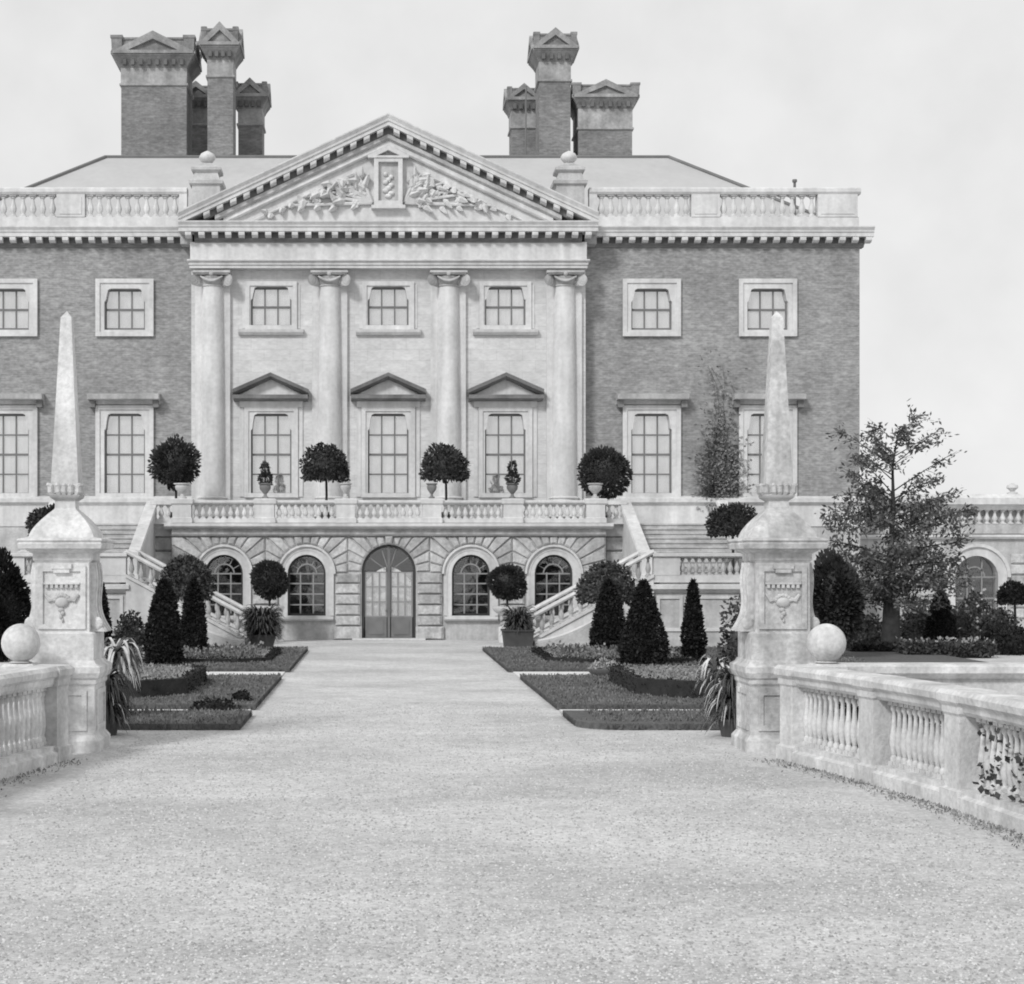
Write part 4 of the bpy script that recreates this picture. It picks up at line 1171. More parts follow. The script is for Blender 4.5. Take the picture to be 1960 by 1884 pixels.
# ================================================================== OBELISK PIERS
PY = 24.25
def pier(cx, label, SP):
    t = thing('obelisk_pier', label, 'gate pier', (cx, PY, 0), 'twin obelisk piers')
    q = MB(); q.sq(cx, PY, [(.53, 0), (.53, .16), (.50, .20), (.47, .24), (.465, .92)]); ped = q.build('pedestal', SP, t)
    for face in range(2):
        q = MB()
        q.plate(rect(cx - .36, cx + .36, .30, .86), [rect(cx - .29, cx + .29, .37, .79)], PY - .49, PY - .464) if face == 0 else \
            q.plate(rect(PY - .36, PY + .36, .30, .86), [rect(PY - .29, PY + .29, .37, .79)], cx + (.49 if cx < 0 else -.49), cx + (.464 if cx < 0 else -.464), plane='yz')
        q.build('panel_frame', SP, ped)
    q = MB(); q.sq(cx, PY, [(.47, .918), (.49, .95), (.49, 1.0), (.52, 1.03), (.55, 1.1), (.55, 1.18), (.49, 1.22), (.46, 1.27)]); q.build('pedestal_cornice', SP, t)
    q = MB(); q.sq(cx, PY, [(.45, 1.268), (.45, 1.64), (.42, 1.66)]); q.build('lower_block', SP, t)
    q = MB(); q.sq(cx, PY, [(.38, 1.655), (.37, 2.62), (.40, 2.66), (.40, 2.755)]); sh = q.build('shaft', SP, t)
    # sunk panel frame, slot, frieze drops, mask and drop on front and inner face
    q = MB(); q.plate(rect(cx - .33, cx + .33, 1.70, 2.58), [rect(cx - .26, cx + .26, 1.77, 2.50)], PY - .405, PY - .36); q.build('panel_frame', SP, sh)
    q = MB(); q.box(cx - .14, cx + .14, PY - .44, PY - .36, 2.535, 2.60); q.box(cx - .11, cx + .11, PY - .43, PY - .36, 2.48, 2.536); q.build('bracket', SP, sh)
    for i in range(7):
        q = MB(); q.box(cx - .225 + i * .068, cx - .185 + i * .068, PY - .415, PY - .36, 2.27, 2.32); q.build('gutta', STONE_OLD, sh)
    q = MB(); q.box(cx - .25, cx + .25, PY - .42, PY - .36, 2.32, 2.345); q.build('fillet', SP, sh)
    q = MB()
    q.blob((cx, PY - .385, 2.07), .10, .05, .075, 12, 6)
    for k in range(7):
        a = R(20 + 140 * k / 6)
        q.blob((cx + .11 * math.cos(a), PY - .385, 2.07 + .10 * math.sin(a)), .035, .03, .03, 7, 4)
    for s in (-1, 1):
        q.tube([(cx + s * .1, PY - .385, 2.12), (cx + s * .17, PY - .39, 2.10), (cx + s * .23, PY - .385, 2.18)], [.025, .035, .02], 6)
    for k in range(4):
        q.blob((cx + (.012 if k % 2 else -.012), PY - .383, 1.97 - .05 * k), .045 - .009 * k, .03, .035, 8, 5)
    q.build('carved_mask', STONE_OLD, sh, smooth=True)
    # scroll consoles on both sides
    for s in (-1, 1):
        prof = []
        for i in range(17):
            k = i / 16
            z = 2.62 - k * .96
            d = .40 + .02 + .03 * math.sin(k * 6) + .17 * max(0, (k - .35) / .65) ** 2
            prof.append((cx + s * d, z))
        poly = [(cx + s * .36, 2.62)] + prof + [(cx + s * .36, 1.66)]
        q = MB(); q.plate(poly, [], PY - .24, PY + .24); con = q.build('console', SP, t)
        q = MB()
        for yy in (PY - .2, PY, PY + .2):
            q.tube([(p[0] + s * .005, yy, p[1]) for p in prof], .022, 5)
        q.build('console_rib', SP, con)
        q = MB(); q.blob((cx + s * .46, PY - .24, 1.78), .09, .03, .09, 12, 6); q.build('scroll', SP, con)
    # cap
    q = MB(); q.sq(cx, PY, [(.41, 2.75), (.46, 2.78), (.48, 2.80), (.565, 2.815), (.58, 2.88), (.56, 2.90), (.585, 2.925), (.575, 2.95), (.47, 2.97)]); q.build('cap', SP, t)
    roofp = [(.455, 2.965), (.445, 3.0)]
    for i in range(1, 10):
        k = i / 9; roofp.append((.445 - .285 * k ** 1.45, 2.99 + .37 * k))
    roofp += [(.145, 3.38), (.14, 3.50)]
    q = MB(); q.sq(cx, PY, roofp); q.build('cap_roof', SP, t)
    q = MB(); q.sq(cx, PY, [(.145, 3.49), (.2, 3.53), (.215, 3.56), (.17, 3.60)]); lf = q.build('leaf_collar', STONE_OLD, t)
    for k in range(16):
        a = 2 * math.pi * k / 16
        d = (.2 / max(abs(math.cos(a)), abs(math.sin(a)))) * .95
        d = min(d, .25)
        ca, sa = math.cos(a), math.sin(a)
        q = MB()
        q.tube([(cx + d * .8 * ca, PY + d * .8 * sa, 3.54), (cx + d * 1.08 * ca, PY + d * 1.08 * sa, 3.62), (cx + d * 1.12 * ca, PY + d * 1.12 * sa, 3.70), (cx + d * 1.32 * ca, PY + d * 1.32 * sa, 3.715)], [.035, .05, .045, .02], 6)
        q.build('acanthus_leaf', SP, lf)
    q = MB(); q.sq(cx, PY, [(.20, 3.595), (.195, 3.70), (.19, 3.72), (.075, 6.06), (.0, 6.16)]); ob = q.build('obelisk', SP, t)
    return t
PLX, PRX = X(118, 23.85), X(1499, 23.85)
pier(PLX, 'pale unstained stone obelisk on a carved pier, rising against brick between two windows', STONE_PIER)
pier(PRX, 'stained stone obelisk on a carved pier beside the drive, next to the feathery dark tree', STONE_STAINED)

# curved balustrades leading towards the viewer
MIDX = (PLX + PRX) / 2
POSTS = [(4.95, 22.75), (5.40, 20.6), (5.70, 18.4), (5.83, 16.2), (5.88, 14.0)]
def curve_pts(n=6):
    P = [Vector((p[0], p[1])) for p in POSTS]
    out = []
    for i in range(len(P) - 1):
        p0 = P[max(i - 1, 0)]; p1 = P[i]; p2 = P[i + 1]; p3 = P[min(i + 2, len(P) - 1)]
        for k in range(n):
            t = k / n
            out.append(0.5 * ((2 * p1) + (-p0 + p2) * t + (2 * p0 - 5 * p1 + 4 * p2 - p3) * t * t + (-p0 + 3 * p1 - 3 * p2 + p3) * t ** 3))
    out.append(P[-1]); return out
def sweep(mb, pts, prof):
    """prof: (offset to the outside, z)"""
    n = len(prof); vs = []; fs = []
    for i, p in enumerate(pts):
        d = (pts[min(i + 1, len(pts) - 1)] - pts[max(i - 1, 0)]).normalized()
        nn = Vector((-d.y, d.x))
        for o, z in prof: vs.append((p.x + nn.x * o, p.y + nn.y * o, z))
    for i in range(len(pts) - 1):
        for k in range(n):
            j = (k + 1) % n; fs.append((i * n + k, i * n + j, (i + 1) * n + j, (i + 1) * n + k))
    fs += [tuple(range(n)), tuple((len(pts) - 1) * n + k for k in range(n))]
    mb.add(vs, fs)
ME_GB = baluster_mesh(.77, .056, STONE_PIER, 10)
def balustrade(m, label):
    t = thing('garden_balustrade', label, 'balustrade', (MIDX + m * 5.4, 19, 0), 'curving drive balustrades')
    cp = [Vector((MIDX + m * p.x, p.y)) for p in curve_pts()]
    q = MB(); sweep(q, cp, [(-.22, 0), (-.22, .14), (-.17, .17), (-.17, .23), (.17, .23), (.17, .17), (.22, .14), (.22, 0)]); q.build('plinth', STONE_PIER, t)
    q = MB(); sweep(q, cp, [(-.13, 1.0), (-.16, 1.04), (-.17, 1.10), (-.22, 1.14), (-.23, 1.21), (-.19, 1.26), (.19, 1.26), (.23, 1.21), (.22, 1.14), (.17, 1.10), (.16, 1.04), (.13, 1.0)]); q.build('handrail', STONE_PIER, t)
    for i, p in enumerate(POSTS):
        pv = Vector((MIDX + m * p[0], p[1]))
        a = cp[min(i * 6 + 1, len(cp) - 1)] - cp[max(i * 6 - 1, 0)]
        ang = math.atan2(a.y, a.x)
        q = MB(); q.sq(0, 0, [(.23, 0), (.23, .2), (.19, .22), (.19, .99), (.21, 1.02), (.21, 1.09), (.25, 1.14), (.255, 1.22), (.21, 1.265)])
        me = q.mesh('post', STONE_PIER)
        inst('post', me, t, (pv.x, pv.y, -.002), ang)
    q = MB(); q.sq(MIDX + m * 5.42, 23.2, [(.2, 0), (.2, .18), (.165, .2), (.165, 1.06), (.2, 1.12), (.225, 1.15), (.225, 1.23), (.19, 1.265)]); q.build('end_post', STONE_PIER, t)
    for i in range(len(POSTS) - 1):
        for k in range(12):
            s = i * 6 + .75 + 4.5 * (k + .5) / 12
            a = int(s); f = s - a
            p = cp[a].lerp(cp[a + 1], f)
            d = cp[a + 1] - cp[a]
            inst('baluster', ME_GB, t, (p.x, p.y, .23), math.atan2(d.y, d.x))
    return t
balustrade(-1, 'short glimpse of pale stone balustrade curving from the unstained obelisk pier')
balustrade(1, 'long pale stone balustrade with bulging balusters and climbing leaves, curving from the stained pier')
for m in (-1, 1):
    q = MB(); c = (MIDX + m * 5.42, 23.2)
    q.lathe((c[0], c[1], 0), [(.12, 1.265), (.16, 1.28), (.1, 1.30)], 16)
    rad = .26; zc_ = 1.28 + rad
    q.lathe((c[0], c[1], 0), [(max(.004, rad * math.sin(math.pi * i / 16)), zc_ - rad * math.cos(math.pi * i / 16)) for i in range(17)], 28)
    o = q.build('stone_ball', STONE_PIER, None, (c[0], c[1], 1.265), smooth=True)
    tag(o, 'large pale stone ball on the balustrade end beside the ' + ('unstained obelisk pier' if m < 0 else 'stained obelisk pier'), 'stone ball', 'stone balls on the balustrades')
# low garden walls running away sideways from the piers
for m in (-1, 1):
    xa = MIDX + m * 5.5; xb = MIDX + m * 16
    t = thing('garden_wall', 'low pale coped garden wall ' + ('behind the ball on the unstained pier' if m < 0 else 'stretching from the stained pier below the feathery tree'), 'wall', ((xa + xb) / 2, 24.3, 0), 'low walls beside the piers')
    q = MB(); q.box(xa, xb, 24.15, 24.5, 0, 1.0); q.build('wall', STONE_PIER, t)
    q = MB(); q.extrude_x([(24.55, 1.0), (24.08, 1.0), (24.0, 1.08), (24.0, 1.17), (24.08, 1.2), (24.55, 1.2)], xa, xb); q.build('coping', STONE_PIER, t)

# ================================================================== PLANTS
def foliage(name, pts, nrm, size, m, parent, seed, flat=.5, aspect=.55):
    off = np.array(WL[parent])
    o = bpy.data.objects.new(name, leaf_mesh(name, pts - off, nrm, size, m, seed, flat, aspect))
    COL.objects.link(o); o.parent = parent; WL[o] = Vector(off); return o
def vnoise(d, seed, k=3):
    g = np.random.default_rng(seed); out = np.zeros(len(d))
    for i in range(k):
        f = g.normal(size=3) * (2.0 + 1.6 * i); out += np.sin(d @ f + g.uniform(0, 6.28)) / (1 + .7 * i)
    return out / k
def ball_pts(c, r, n, seed, lump=.12, thick=.25, cut=None):
    g = np.random.default_rng(seed)
    d = g.normal(size=(n, 3)); d /= np.linalg.norm(d, axis=1, keepdims=True)
    if cut is not None:
        keep = d[:, 2] > cut; d = d[keep]
    k = 1 + lump * vnoise(d, seed + 5, 4) * 1.6
    k *= 1 - thick * g.uniform(0, 1, len(d)) ** 2
    return np.array(c) + d * np.array(r) * k[:, None], d
def cone_pts(c, r, h, n, seed, lump=.17, power=.75, belly=.25):
    """clipped yew: widest near `belly` of the height, tapering to the top"""
    g = np.random.default_rng(seed)
    t = g.uniform(0, 1, n) ** 1.25
    a = g.uniform(0, 2 * math.pi, n)
    w = np.where(t < belly, .86 + .14 * t / belly, np.clip((1 - t) / (1 - belly), 0, 1) ** power)
    d = np.stack([np.cos(a), np.sin(a), t * 2], 1)
    k = w * r * (1 + lump * vnoise(d, seed, 4) * 1.8) * (1 - .22 * g.uniform(0, 1, n) ** 2)
    p = np.array(c) + np.stack([np.cos(a) * k, np.sin(a) * k, t * h], 1)
    return p, np.stack([np.cos(a), np.sin(a), np.full(n, .5)], 1)

def core_blob(parent, c, r, m, name='inner_twigs'):
    q = MB(); q.blob(c, r[0], r[1], r[2], 12, 8); return q.build(name, m, parent)

def yew(x, y, r, h, label, seed, power=.7, belly=.25, group='clipped conical yews on the lawns', m=YEW, name='conical_yew', z=0.0):
    t = thing(name, label, 'yew', (x, y, z), group)
    p, nn = cone_pts((x, y, z + .04), r, h, int(5200 * r * h + 1200), seed, power=power, belly=belly)
    foliage('crown', p, nn, .095, m, t, seed, .8)
    q = MB(); q.lathe((x, y, z), [(r * .72, .03), (r * .78, h * belly), (r * .5, h * (belly + .35)), (r * .12, h * .88)], 10); q.build('inner_twigs', m, t)
    q = MB(); q.lathe((x, y, z), [(.07, -.05), (.06, .3)], 7); q.build('trunk', BARK, t)
    return t

yew(6.5, 42.6, .53, 2.12, 'stoutest dark conical yew in the middle of the three by the stained pier', 11, .62, .22)
yew(6.36, 48.0, .46, 2.1, 'dark conical yew standing directly in front of the mushroom-shaped tree', 12, .55, .3)
yew(8.07, 44.5, .27, 2.12, 'slender single dark yew before the panelled landing wall', 13, .7, .32)
yew(-5.40, 43.0, .46, 2.14, 'broad dark blunt-topped yew overlapping its neighbour by the bed with the unstained pier', 14, .55, .25)
yew(-5.12, 47.2, .38, 2.12, 'narrower dark blunt yew tucked behind the broad one below the domed tree', 15, .55, .3)
yew(-7.22, 44.5, .28, 2.05, 'thin dark yew half hidden by the unstained pier and white-leaved clump', 16, .7, .3)
yew(X(1800, 52), 52, .45, 1.75, 'small dark cone of yew between the feathery tree and the arched wing window', 17, .6, .25, group='shrubs before the service wing')

def standard(x, y, z, stem, r, label, cat, seed, m=BAY, cut=None, n=4200, group=None, name='standard_tree', lump=.2, size=.12, tub=True, tubmat=TUB, squash=1.0):
    t = thing(name, label, cat, (x, y, z), group)
    c = (x, y, z + stem + r[2] * (0.25 if cut is not None else .8))
    p, nn = ball_pts(c, r, n, seed, lump, .3, cut)
    foliage('crown', p, nn, size, m, t, seed, .8)
    if cut is not None:    # ragged underside
        g = np.random.default_rng(seed + 9); k = n // 4
        a = g.uniform(0, 6.283, k); rr_ = np.sqrt(g.uniform(0.05, 1, k)) * .95
        p2 = np.array(c) + np.stack([np.cos(a) * rr_ * r[0], np.sin(a) * rr_ * r[1], r[2] * (cut + .14 - .26 * g.uniform(0, 1, k) * rr_)], 1)
        foliage('lower_leaves', p2, np.tile([0, 0, -.5], (k, 1)), size, m, t, seed + 2, .6)
    q = MB()
    if cut is None: q.blob(c, r[0] * .78, r[1] * .78, r[2] * .78, 12, 8)
    else: q.lathe((c[0], c[1], c[2]), [(r[0] * .76, r[2] * cut), (r[0] * .78, r[2] * .1), (r[0] * .6, r[2] * .5), (r[0] * .2, r[2] * .78)], 12)
    q.build('inner_twigs', m, t)
    q = MB(); q.tube([(x, y, z + (.3 if tub else -.03)), (x + .02, y, z + stem * .6), (x, y, c[2])], [.055, .045, .04], 7); q.build('trunk', BARK, t)
    if tub:
        q = MB(); q.lathe((x, y, z), [(.2, .0), (.26, .36), (.28, .37), (.28, .42), (.22, .42), (.22, .36)], 14); q.build('tub', tubmat, t)
    return t

# tubbed trees on the terrace (behind the balustrade)
TBY = 60.6
zz = lambda v: Z(v, TBY)
def terr(u, vtop, vbot, wid, label, seed, cut):
    r = (wid / 2 * TBY / F)
    zt1, zb1_ = zz(vtop), zz(vbot)
    if cut is None:
        rz = (zt1 - zb1_) / 2; stem = zb1_ + rz - .8 * rz - ZT
    else:
        rz = (zt1 - zb1_) / (1 - cut); stem = zt1 - rz - .25 * rz - ZT
    standard(X(u, TBY), TBY, ZT, stem, (r, r, rz), label, 'tree', seed, cut=cut, n=3000, group='tubbed trees on the terrace', name='tubbed_tree', lump=.24, size=.135)
terr(336, 845, 930, 84, 'round dark tubbed tree on terrace before the brick, next to the pale-bowled urn', 21, None)
terr(624, 852, 915, 92, 'dome-headed tubbed tree on the terrace with a ragged drooping shoulder by the bare bronze urn', 22, -.35)
terr(853, 852, 915, 88, 'neat mushroom-headed tubbed tree on the terrace beside the central window and small plain urn', 23, -.3)
terr(1157, 864, 945, 82, 'round dark tubbed tree on terrace before the brick, behind the grey urn', 24, None)

# urns on the balustrade pedestals
def urn(o, label, m, h=.62, plant=0, r=.2, seed=0):
    x, y, z = AX + o, BY, zb3 + .06
    t = thing('balustrade_urn', label, 'urn', (x, y, z), 'urns on the terrace balustrade')
    q = MB(); q.lathe((x, y, z), [(r * .6, 0), (r * .6, .05), (r * .3, .09), (r * .25, .16), (r * .5, .22), (r * .9, .32), (r, .42), (r * .85, .46), (r * 1.15, .5), (r * 1.15, .53), (r * .8, .53), (r * .8, .47)], 14); q.build('bowl', m, t, smooth=True)
    if plant:
        p, nn = ball_pts((x, y, z + .68), (.2, .2, .2), 420, seed, .25, .5); foliage('lower_leaves', p, nn, .1, BAY, t, seed)
        p, nn = ball_pts((x, y, z + .95 + plant), (.11, .11, .2), 300, seed + 1, .2, .5); foliage('upper_leaves', p, nn, .09, BAY, t, seed + 1)
        q = MB(); q.tube([(x, y, z + .45), (x, y, z + 1.0)], .03, 5); q.build('stem', BARK, t)
urn(-7.1, 'pale wide-bowled urn on the end pedestal before a round tree', STONE, r=.26)
urn(-4.25, 'dark urn with a two-tiered little topiary on pedestal before the first pedimented window', STONE_DARK, plant=.06, seed=31)
urn(-1.48, 'bare bronze-grey urn on the pedestal under the ragged dome-headed tree', STONE_OLD, r=.19)
urn(1.48, 'small plain dark urn on the pedestal under the neat mushroom-headed tree', STONE_DARK, r=.17)
urn(4.25, 'dark urn with a bushy plant and thin spike, before the third pedimented window', STONE_DARK, plant=.1, seed=33)
urn(7.1, 'grey weathered urn on the end pedestal before a round tree', STONE_OLD, r=.24)

# mop-headed trees on the stair landings
standard(X(1402, 55), 55, 2.06, 1.65, (.82, .8, .62), 'spreading dark mop-headed tree on the stair landing beside the stained pier', 'tree', 41, cut=-.45, n=3800, lump=.2, group='trees on the stair landings', name='mop_headed_tree')
standard(X(104, 55), 55, 2.06, 1.65, (.8, .8, .6), 'dark mop-headed tree on the stair landing hidden behind the unstained obelisk neck', 'tree', 42, cut=-.45, n=3800, lump=.2, group='trees on the stair landings', name='mop_headed_tree')

# mushroom / domed trees at the foot of the stairs
standard(X(1160, 50), 50, 0, 1.45, (.82, .8, 1.0), 'dark mushroom-headed tree leaning over conical yews at the stair foot', 'tree', 43, m=DOME, cut=-.12, n=5200, lump=.24, tub=False, group='domed trees at the stairs', name='mushroom_tree')
standard(X(357, 50), 50, 0, 1.72, (.72, .7, .95), 'dark domed tree rising above the pair of overlapping blunt yews', 'tree', 44, m=DOME, cut=-.3, n=5600, lump=.2, tub=False, group='domed trees at the stairs', name='mushroom_tree')

# ball standards in pale urns by the arches
def ball_standard(u, v, r, label, seed, bush):
    Yb = 57.2; x = X(u, Yb); z = Z(v, Yb)
    t = thing('ball_standard', label, 'topiary', (x, Yb, 0), 'ball standards by the arches')
    p, nn = ball_pts((x, Yb, z), (r, r, r), 3800, seed, .14 if not bush else .3, .3); foliage('crown', p, nn, .10, BAY, t, seed, .8)
    core_blob(t, (x, Yb, z), (r * .8,) * 3, BAY)
    q = MB(); q.tube([(x, Yb, 1.2), (x, Yb, z)], .04, 6); q.build('trunk', BARK, t)
    q = MB(); q.lathe((x, Yb, 0), [(.3, 0), (.3, .5), (.22, .54), (.12, .62), (.1, .8), (.2, .88), (.42, 1.02), (.5, 1.14), (.5, 1.2), (.42, 1.2)], 18); q.build('stone_urn', STONE, t, smooth=True)
ball_standard(516, 1110, .57, 'dark tight ball of clipped bay in a wide pale stone urn between two arches', 51, False)
ball_standard(971, 1114, .56, 'dark looser ball of clipped bay above a leafy square tub, next to an arch', 52, True)

def strap_plant(x, y, n, L, label, cat, seed, mats, tubr=.4, tubh=.5, name='tub_plant', group=None, wid=.05, square=False, h=(.5, 1.0), droop=1.0, spread=.8, rise=.5):
    """arching strap leaves springing from a stem between heights h"""
    t = thing(name, label, cat, (x, y, 0), group)
    rr = random.Random(seed)
    q = MB()
    if square: q.sq(x, y, [(tubr * .86, 0), (tubr, tubh), (tubr * 1.06, tubh + .01), (tubr * 1.06, tubh + .06), (tubr * .8, tubh + .06)])
    else: q.lathe((x, y, 0), [(tubr * .75, 0), (tubr, tubh), (tubr * 1.05, tubh + .01), (tubr * 1.05, tubh + .05), (tubr * .85, tubh + .05)], 16)
    q.build('tub', TUB, t)
    q = MB(); q.tube([(x, y, tubh), (x, y, h[1])], [.07, .04], 6); q.build('stem', BARK, t)
    for mm, nm, frac in mats:  # leaves of differing tone, mixed at random over the plant
        q = MB()
        for i in range(int(n * frac)):
            a = rr.uniform(0, 6.283); l = L * rr.uniform(.6, 1.15); up = rise * rr.uniform(.1, 1.3)
            h0 = rr.uniform(*h); ca, sa = math.cos(a), math.sin(a)
            pts = []
            for k in range(7):
                s = k / 6
                d = l * spread * (s - .18 * s ** 3)
                hh = l * (up * 1.5 * s - droop * (.35 + up) * 1.15 * s * s)
                pts.append((x + ca * (d + .04), y + sa * (d + .04), max(.03, h0 + hh)))
            w = wid * rr.uniform(.7, 1.2)
            vs = []; fs = []
            for k, p in enumerate(pts):
                ww = w * (1 - (k / 6) ** 2 * .93)
                vs += [(p[0] - sa * ww, p[1] + ca * ww, p[2]), (p[0], p[1], p[2] - ww * .5), (p[0] + sa * ww, p[1] - ca * ww, p[2])]
            for k in range(6):
                fs.append((3 * k, 3 * k + 1, 3 * k + 4, 3 * k + 3)); fs.append((3 * k + 1, 3 * k + 2, 3 * k + 5, 3 * k + 4))
            q.add(vs, fs)
        q.build(nm, mm, t)
    return t
strap_plant(X(502, 52.6), 52.6, 800, .95, 'spiky bushy strap-leaved plant in a round tub below the tight bay ball', 'potted plant', 61, [(LEAF, 'leaves', .6), (SHRUB, 'darker_leaves', .4)], .42, .4, group='tub plants by the door', wid=.045, h=(.4, .75), rise=1.05, spread=.8, droop=.72)
strap_plant(X(991, 52.6), 52.6, 560, .82, 'leafy strap plant in a dark square tub beside the looser bay ball', 'potted plant', 62, [(LEAF, 'leaves', .6), (SHRUB, 'darker_leaves', .4)], .46, .55, group='tub plants by the door', square=True, wid=.045, h=(.5, .75), rise=1.05, droop=.7, spread=.72)
# yuccas beside the piers
strap_plant(X(1400, 26.0), 26.0, 380, .62, 'dark strap-leaved yucca drooping from a tub against the stained pier', 'potted plant', 63, [(LEAF, 'leaves', .5), (BAY, 'darker_leaves', .35), (PALELEAF, 'pale_leaves', .15)], .2, .22, group='yuccas beside the piers', wid=.022, h=(.25, .95), droop=1.15, spread=.85, rise=.7)
strap_plant(X(204, 26.2), 26.2, 380, .6, 'dark strap-leaved yucca in a tub against the unstained pier', 'potted plant', 64, [(LEAF, 'leaves', .35), (BAY, 'darker_leaves', .6), (PALELEAF, 'pale_leaves', .05)], .2, .22, group='yuccas beside the piers', wid=.022, h=(.25, .9), droop=1.15, spread=.8, rise=.7)
strap_plant(X(1374, 28.3), 28.3, 90, .55, 'white-edged drooping agave clump beside the yucca at the stained pier', 'plant', 65, [(PALELEAF, 'pale_leaves', .65), (SHRUB, 'leaves', .5)], .22, .6, group='white-leaved clumps on the lawns', wid=.035, name='agave_clump', h=(.7, .95), droop=1.1, spread=.8, rise=.9)
strap_plant(X(222, 28.3), 28.3, 110, .72, 'white-edged drooping agave clump in front of the thin yew', 'plant', 66, [(PALELEAF, 'pale_leaves', .65), (SHRUB, 'leaves', .5)], .24, .6, group='white-leaved clumps on the lawns', wid=.04, name='agave_clump', h=(.75, 1.25), droop=1.2, spread=.75, rise=.8)

def bush(x, y, r, label, seed, m=SHRUB, n=3000, size=.11, group=None, name='shrub', lump=.2, flowers=0, z=0.0):
    t = thing(name, label, 'shrub', (x, y, z), group)
    p, nn = ball_pts((x, y, z + r[2] * .35), r, n, seed, lump, .35, -.45)
    p[:, 2] = np.maximum(p[:, 2], z + .02)
    foliage('leaves', p, nn, size, m, t, seed)
    q = MB(); q.lathe((x, y, z), [(r[0] * .7, .0), (r[0] * .75, r[2] * .4), (r[0] * .5, r[2] * .85), (r[0] * .15, r[2] * 1.1)], 10, sy=r[1] / r[0]); q.build('inner_twigs', m, t)
    if flowers:
        p, nn = ball_pts((x, y, z + r[2] * .37), (r[0] * 1.02, r[1] * 1.02, r[2] * 1.04), flowers, seed + 3, lump, .15, -.2)
        foliage('flowers', p, nn, size * .8, FLOWER, t, seed + 3, .9, 1.0)
    return t
bush(X(250, 51.5), 51.5, (.46, .46, .82), 'low rounded dark bush against the curved flank of the stairs', 71, SHRUB, 2600)
bush(X(1925, 50), 50.0, (1.15, .9, .55), 'low dark clipped mound before the rusticated wing', 72, YEW, 3600, group='shrubs before the service wing')
bush(X(1868, 58), 58.0, (.62, .5, 1.25), 'loose flowering rose bush under the arched wing window', 73, SHRUB, 2200, .13, lump=.35, flowers=160, group='shrubs before the service wing')
bush(X(1420, 43.0), 43.0, (.5, .45, 1.25), 'loose leafy shrub beside the stained pier before the landing wall', 76, SHRUB, 1500, .13, lump=.35)
standard(X(1942, 60), 60, 0, 1.3, (.6, .6, .5), 'flat-headed dark little tree before the rusticated wing bands', 'tree', 74, m=YEW, cut=-.3, n=2600, tub=True, name='flat_headed_tree')
for i, (u, Yv, rx, rz, lab, mm, fl) in enumerate((
        (1655, 54, .7, .75, 'loose grey-green shrub beyond the egg-shaped tree', SHRUB, 20),
        (1755, 55, .75, .95, 'loose shrub filling the gap behind the bare feathery trunk', SHRUB, 30),
        (1835, 55, .6, .8, 'rounded shrub with pale blossoms between small yew cone and rose bush', SHRUB, 120),
        (1910, 57, .7, .9, 'speckled shrub growing beside the rose bush at the rusticated wing', SHRUB, 90))):
    bush(X(u, Yv), Yv, (rx, .6, rz), lab, 170 + i, mm, 2000, .14, group='shrubs before the service wing', lump=.35, flowers=fl)
# big round yews behind the piers
standard(X(1602, 46), 46, 0, .75, (.6, .6, 1.08), 'large egg-shaped dark clipped tree behind the stained pier', 'tree', 75, m=BAY, n=5000, lump=.34, tub=False, group='large clipped trees behind the piers', name='egg_shaped_tree', size=.16)
standard(X(-5, 40), 40, 0, .55, (.75, .75, 1.2), 'large dark clipped tree behind the stone ball at the unstained pier', 'tree', 77, m=YEW, n=6500, lump=.26, tub=False, group='large clipped trees behind the piers', name='egg_shaped_tree', size=.12)

# low flower hedge under the tree
def hedge(x0, x1, y0, y1, h, label, seed, m=SHRUB, fl=200, name='flower_border'):
    t = thing(name, label, 'flower bed', ((x0 + x1) / 2, (y0 + y1) / 2, 0))
    q = MB(); q.box(x0 + .08, x1 - .08, y0 + .08, y1 - .08, 0, h * .55); q.build('soil', SOIL, t)
    g = np.random.default_rng(seed); n = int((x1 - x0) * (y1 - y0) * 900)
    p = np.stack([g.uniform(x0 - .05, x1 + .05, n), y0 - .08 + (y1 - y0 + .1) * g.uniform(0, 1, n) ** 1.8, h * g.uniform(.03, 1.0, n) ** .8], 1)
    foliage('leaves', p, np.tile([0, 0, 1.0], (n, 1)), .12, m, t, seed, .8)['kind'] = 'stuff'
    if fl:
        p = np.stack([g.uniform(x0, x1, fl), g.uniform(y0 - .05, y1, fl), h * (.55 + .7 * g.uniform(0, 1, fl))], 1)
        foliage('flowers', p, np.tile([0, -.4, 1.0], (fl, 1)), .09, FLOWER, t, seed + 1, .9, 1.0)['kind'] = 'stuff'
hedge(X(1625, 49.5), X(1725, 49.5), 49.2, 50.0, .3, 'dark low hedge strip between the egg-shaped tree and the feathery trunk', 82, YEW, 0, 'low_hedge')
hedge(X(1725, 48), X(1895, 48), 47.6, 48.6, .42, 'speckled low flower border at the foot of the feathery tree', 81)

